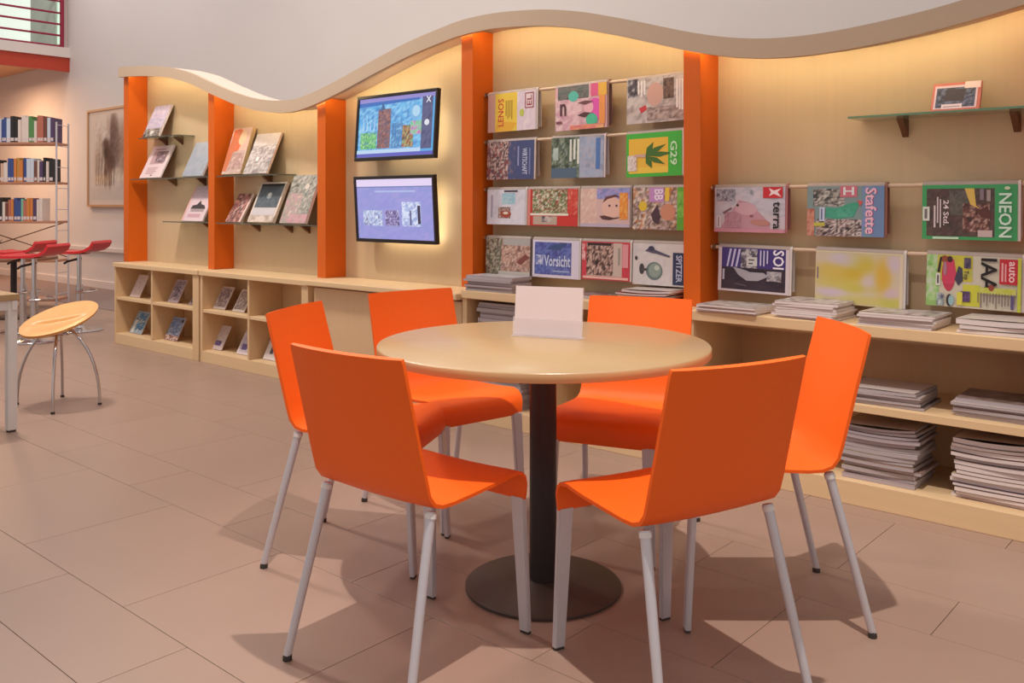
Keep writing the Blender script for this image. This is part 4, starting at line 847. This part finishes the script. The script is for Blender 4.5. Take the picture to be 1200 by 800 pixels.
rl_ = random.Random(3)
for k in range(16):
    a0 = 2 * PI * k / 16 + rl_.uniform(-.2, .2); L = rl_.uniform(.10, .17); el = rl_.uniform(.7, 1.3); m = MB()
    P = [Vector((math.cos(a0) * L * q * math.cos(el), math.sin(a0) * L * q * math.cos(el), .07 + L * q * math.sin(el) - .03 * q * q)) for q in (0, .35, .7, 1)]
    sd = Vector((-math.sin(a0), math.cos(a0), 0)); wv = [.004, .024, .018, .001]
    L_ = [m.bm.verts.new(p + sd * ww) for p, ww in zip(P, wv)]; R_ = [m.bm.verts.new(p - sd * ww) for p, ww in zip(P, wv)]; Ct = [m.bm.verts.new(p - Vector((0, 0, .006))) for p in P]
    for i in range(3): m.bm.faces.new((L_[i], L_[i + 1], Ct[i + 1], Ct[i])); m.bm.faces.new((Ct[i], Ct[i + 1], R_[i + 1], R_[i]))
    m.build('leaf', 'leaf', pp, 60)

# ------------------------------------------------------------------ far bookcase with books
BX, BY, BA = -10.385, 4.203, 41.2
bc = thing('bookcase', 'metal ladder bookcase with wooden shelves full of books at far left', 'bookcase', (BX, BY, 0), R(BA))
SH = [.10, .53, .962, 1.396, 1.835]
for z in SH: MB().box(-1.25, -.015, .0, .30, z - .026, z, .003).build('shelf', 'shelf_wood', bc)
for x in (0, -1.27):
    for y in (.015, .285): MB().box(x - .008, x + .008, y - .008, y + .008, 0, 2.06, .002).build('post', 'aluminium', bc)
    for k in range(9): MB().tube([(x, .023, .15 + k * .235), (x, .277, .15 + k * .235)], .004, 8).build('rung', 'aluminium', bc, 40)
for sx0, sx1 in ((-1.25, -.02), (-.02, -1.25)): MB().tube([(sx0, .292, .55), (sx1, .292, .95)], .006, 8).build('brace', 'bracket', bc, 40)
NM = {(60, 80, 140): 'blue', (40, 34, 34): 'black', (230, 212, 200): 'cream', (90, 140, 80): 'green', (190, 110, 90): 'rust', (196, 150, 70): 'ochre', (206, 212, 224): 'pale grey',
      (120, 70, 56): 'brown', (214, 130, 60): 'orange', (126, 190, 160): 'mint', (84, 60, 96): 'purple', (214, 176, 150): 'peach'}
K = list(NM)
rowcols = {4: [10, 6, 7, 4, 4, 2, 3, 3, 2, 2, 2, 1, 1, 6, 0, 0, 6, 0, 2, 3], 3: [1, 2, 1, 10, 2, 7, 6, 6, 0, 8, 5, 8, 0, 0, 2, 11, 7, 1, 0, 2], 2: [2, 2, 10, 8, 8, 4, 9, 0, 0, 8, 4, 7, 2, 1, 2, 3, 5, 0, 4, 2]}
bcR = Matrix.Translation((BX, BY, 0)) @ Matrix.Rotation(R(BA), 4, 'Z')
rb = random.Random(11); rname = {4: 'top', 3: 'second', 2: 'third'}
for r_, xr in ((4, -.04), (3, -.05), (2, -.17)):
    x = xr
    for i, ci in enumerate(rowcols[r_]):
        th_ = rb.uniform(.024, .044); h = rb.uniform(.235, .30) if r_ == 4 else rb.uniform(.20, .27); dp = rb.uniform(.16, .20)
        if x - th_ < -1.22: break
        p = bcR @ Vector((x - th_, .02 + rb.uniform(0, .02), SH[r_] + .0005))
        b = thing('book', '%s spined book on the %s shelf of far bookcase, %s from its right end' % (NM[K[ci]], rname[r_], NTH[i]), 'book', p, R(BA), 'books in the far bookcase')
        cm = colmat(K[ci])
        MB().box(.0025, th_ - .0025, .002, dp - .004, .003, h - .003).build('pages', colmat((226, 212, 204), .6), b)
        MB().box(0, th_, 0, .002, 0, h).box(0, .0024, .002, dp, 0, h).box(th_ - .0024, th_, .002, dp, 0, h).build('cover', cm, b)
        MB().box(.003, th_ - .003, -.0008, -.0001, .015, .05).build('spine_label', 'card_white', b)
        x -= th_ + .002
bpy.context.view_layer.update()
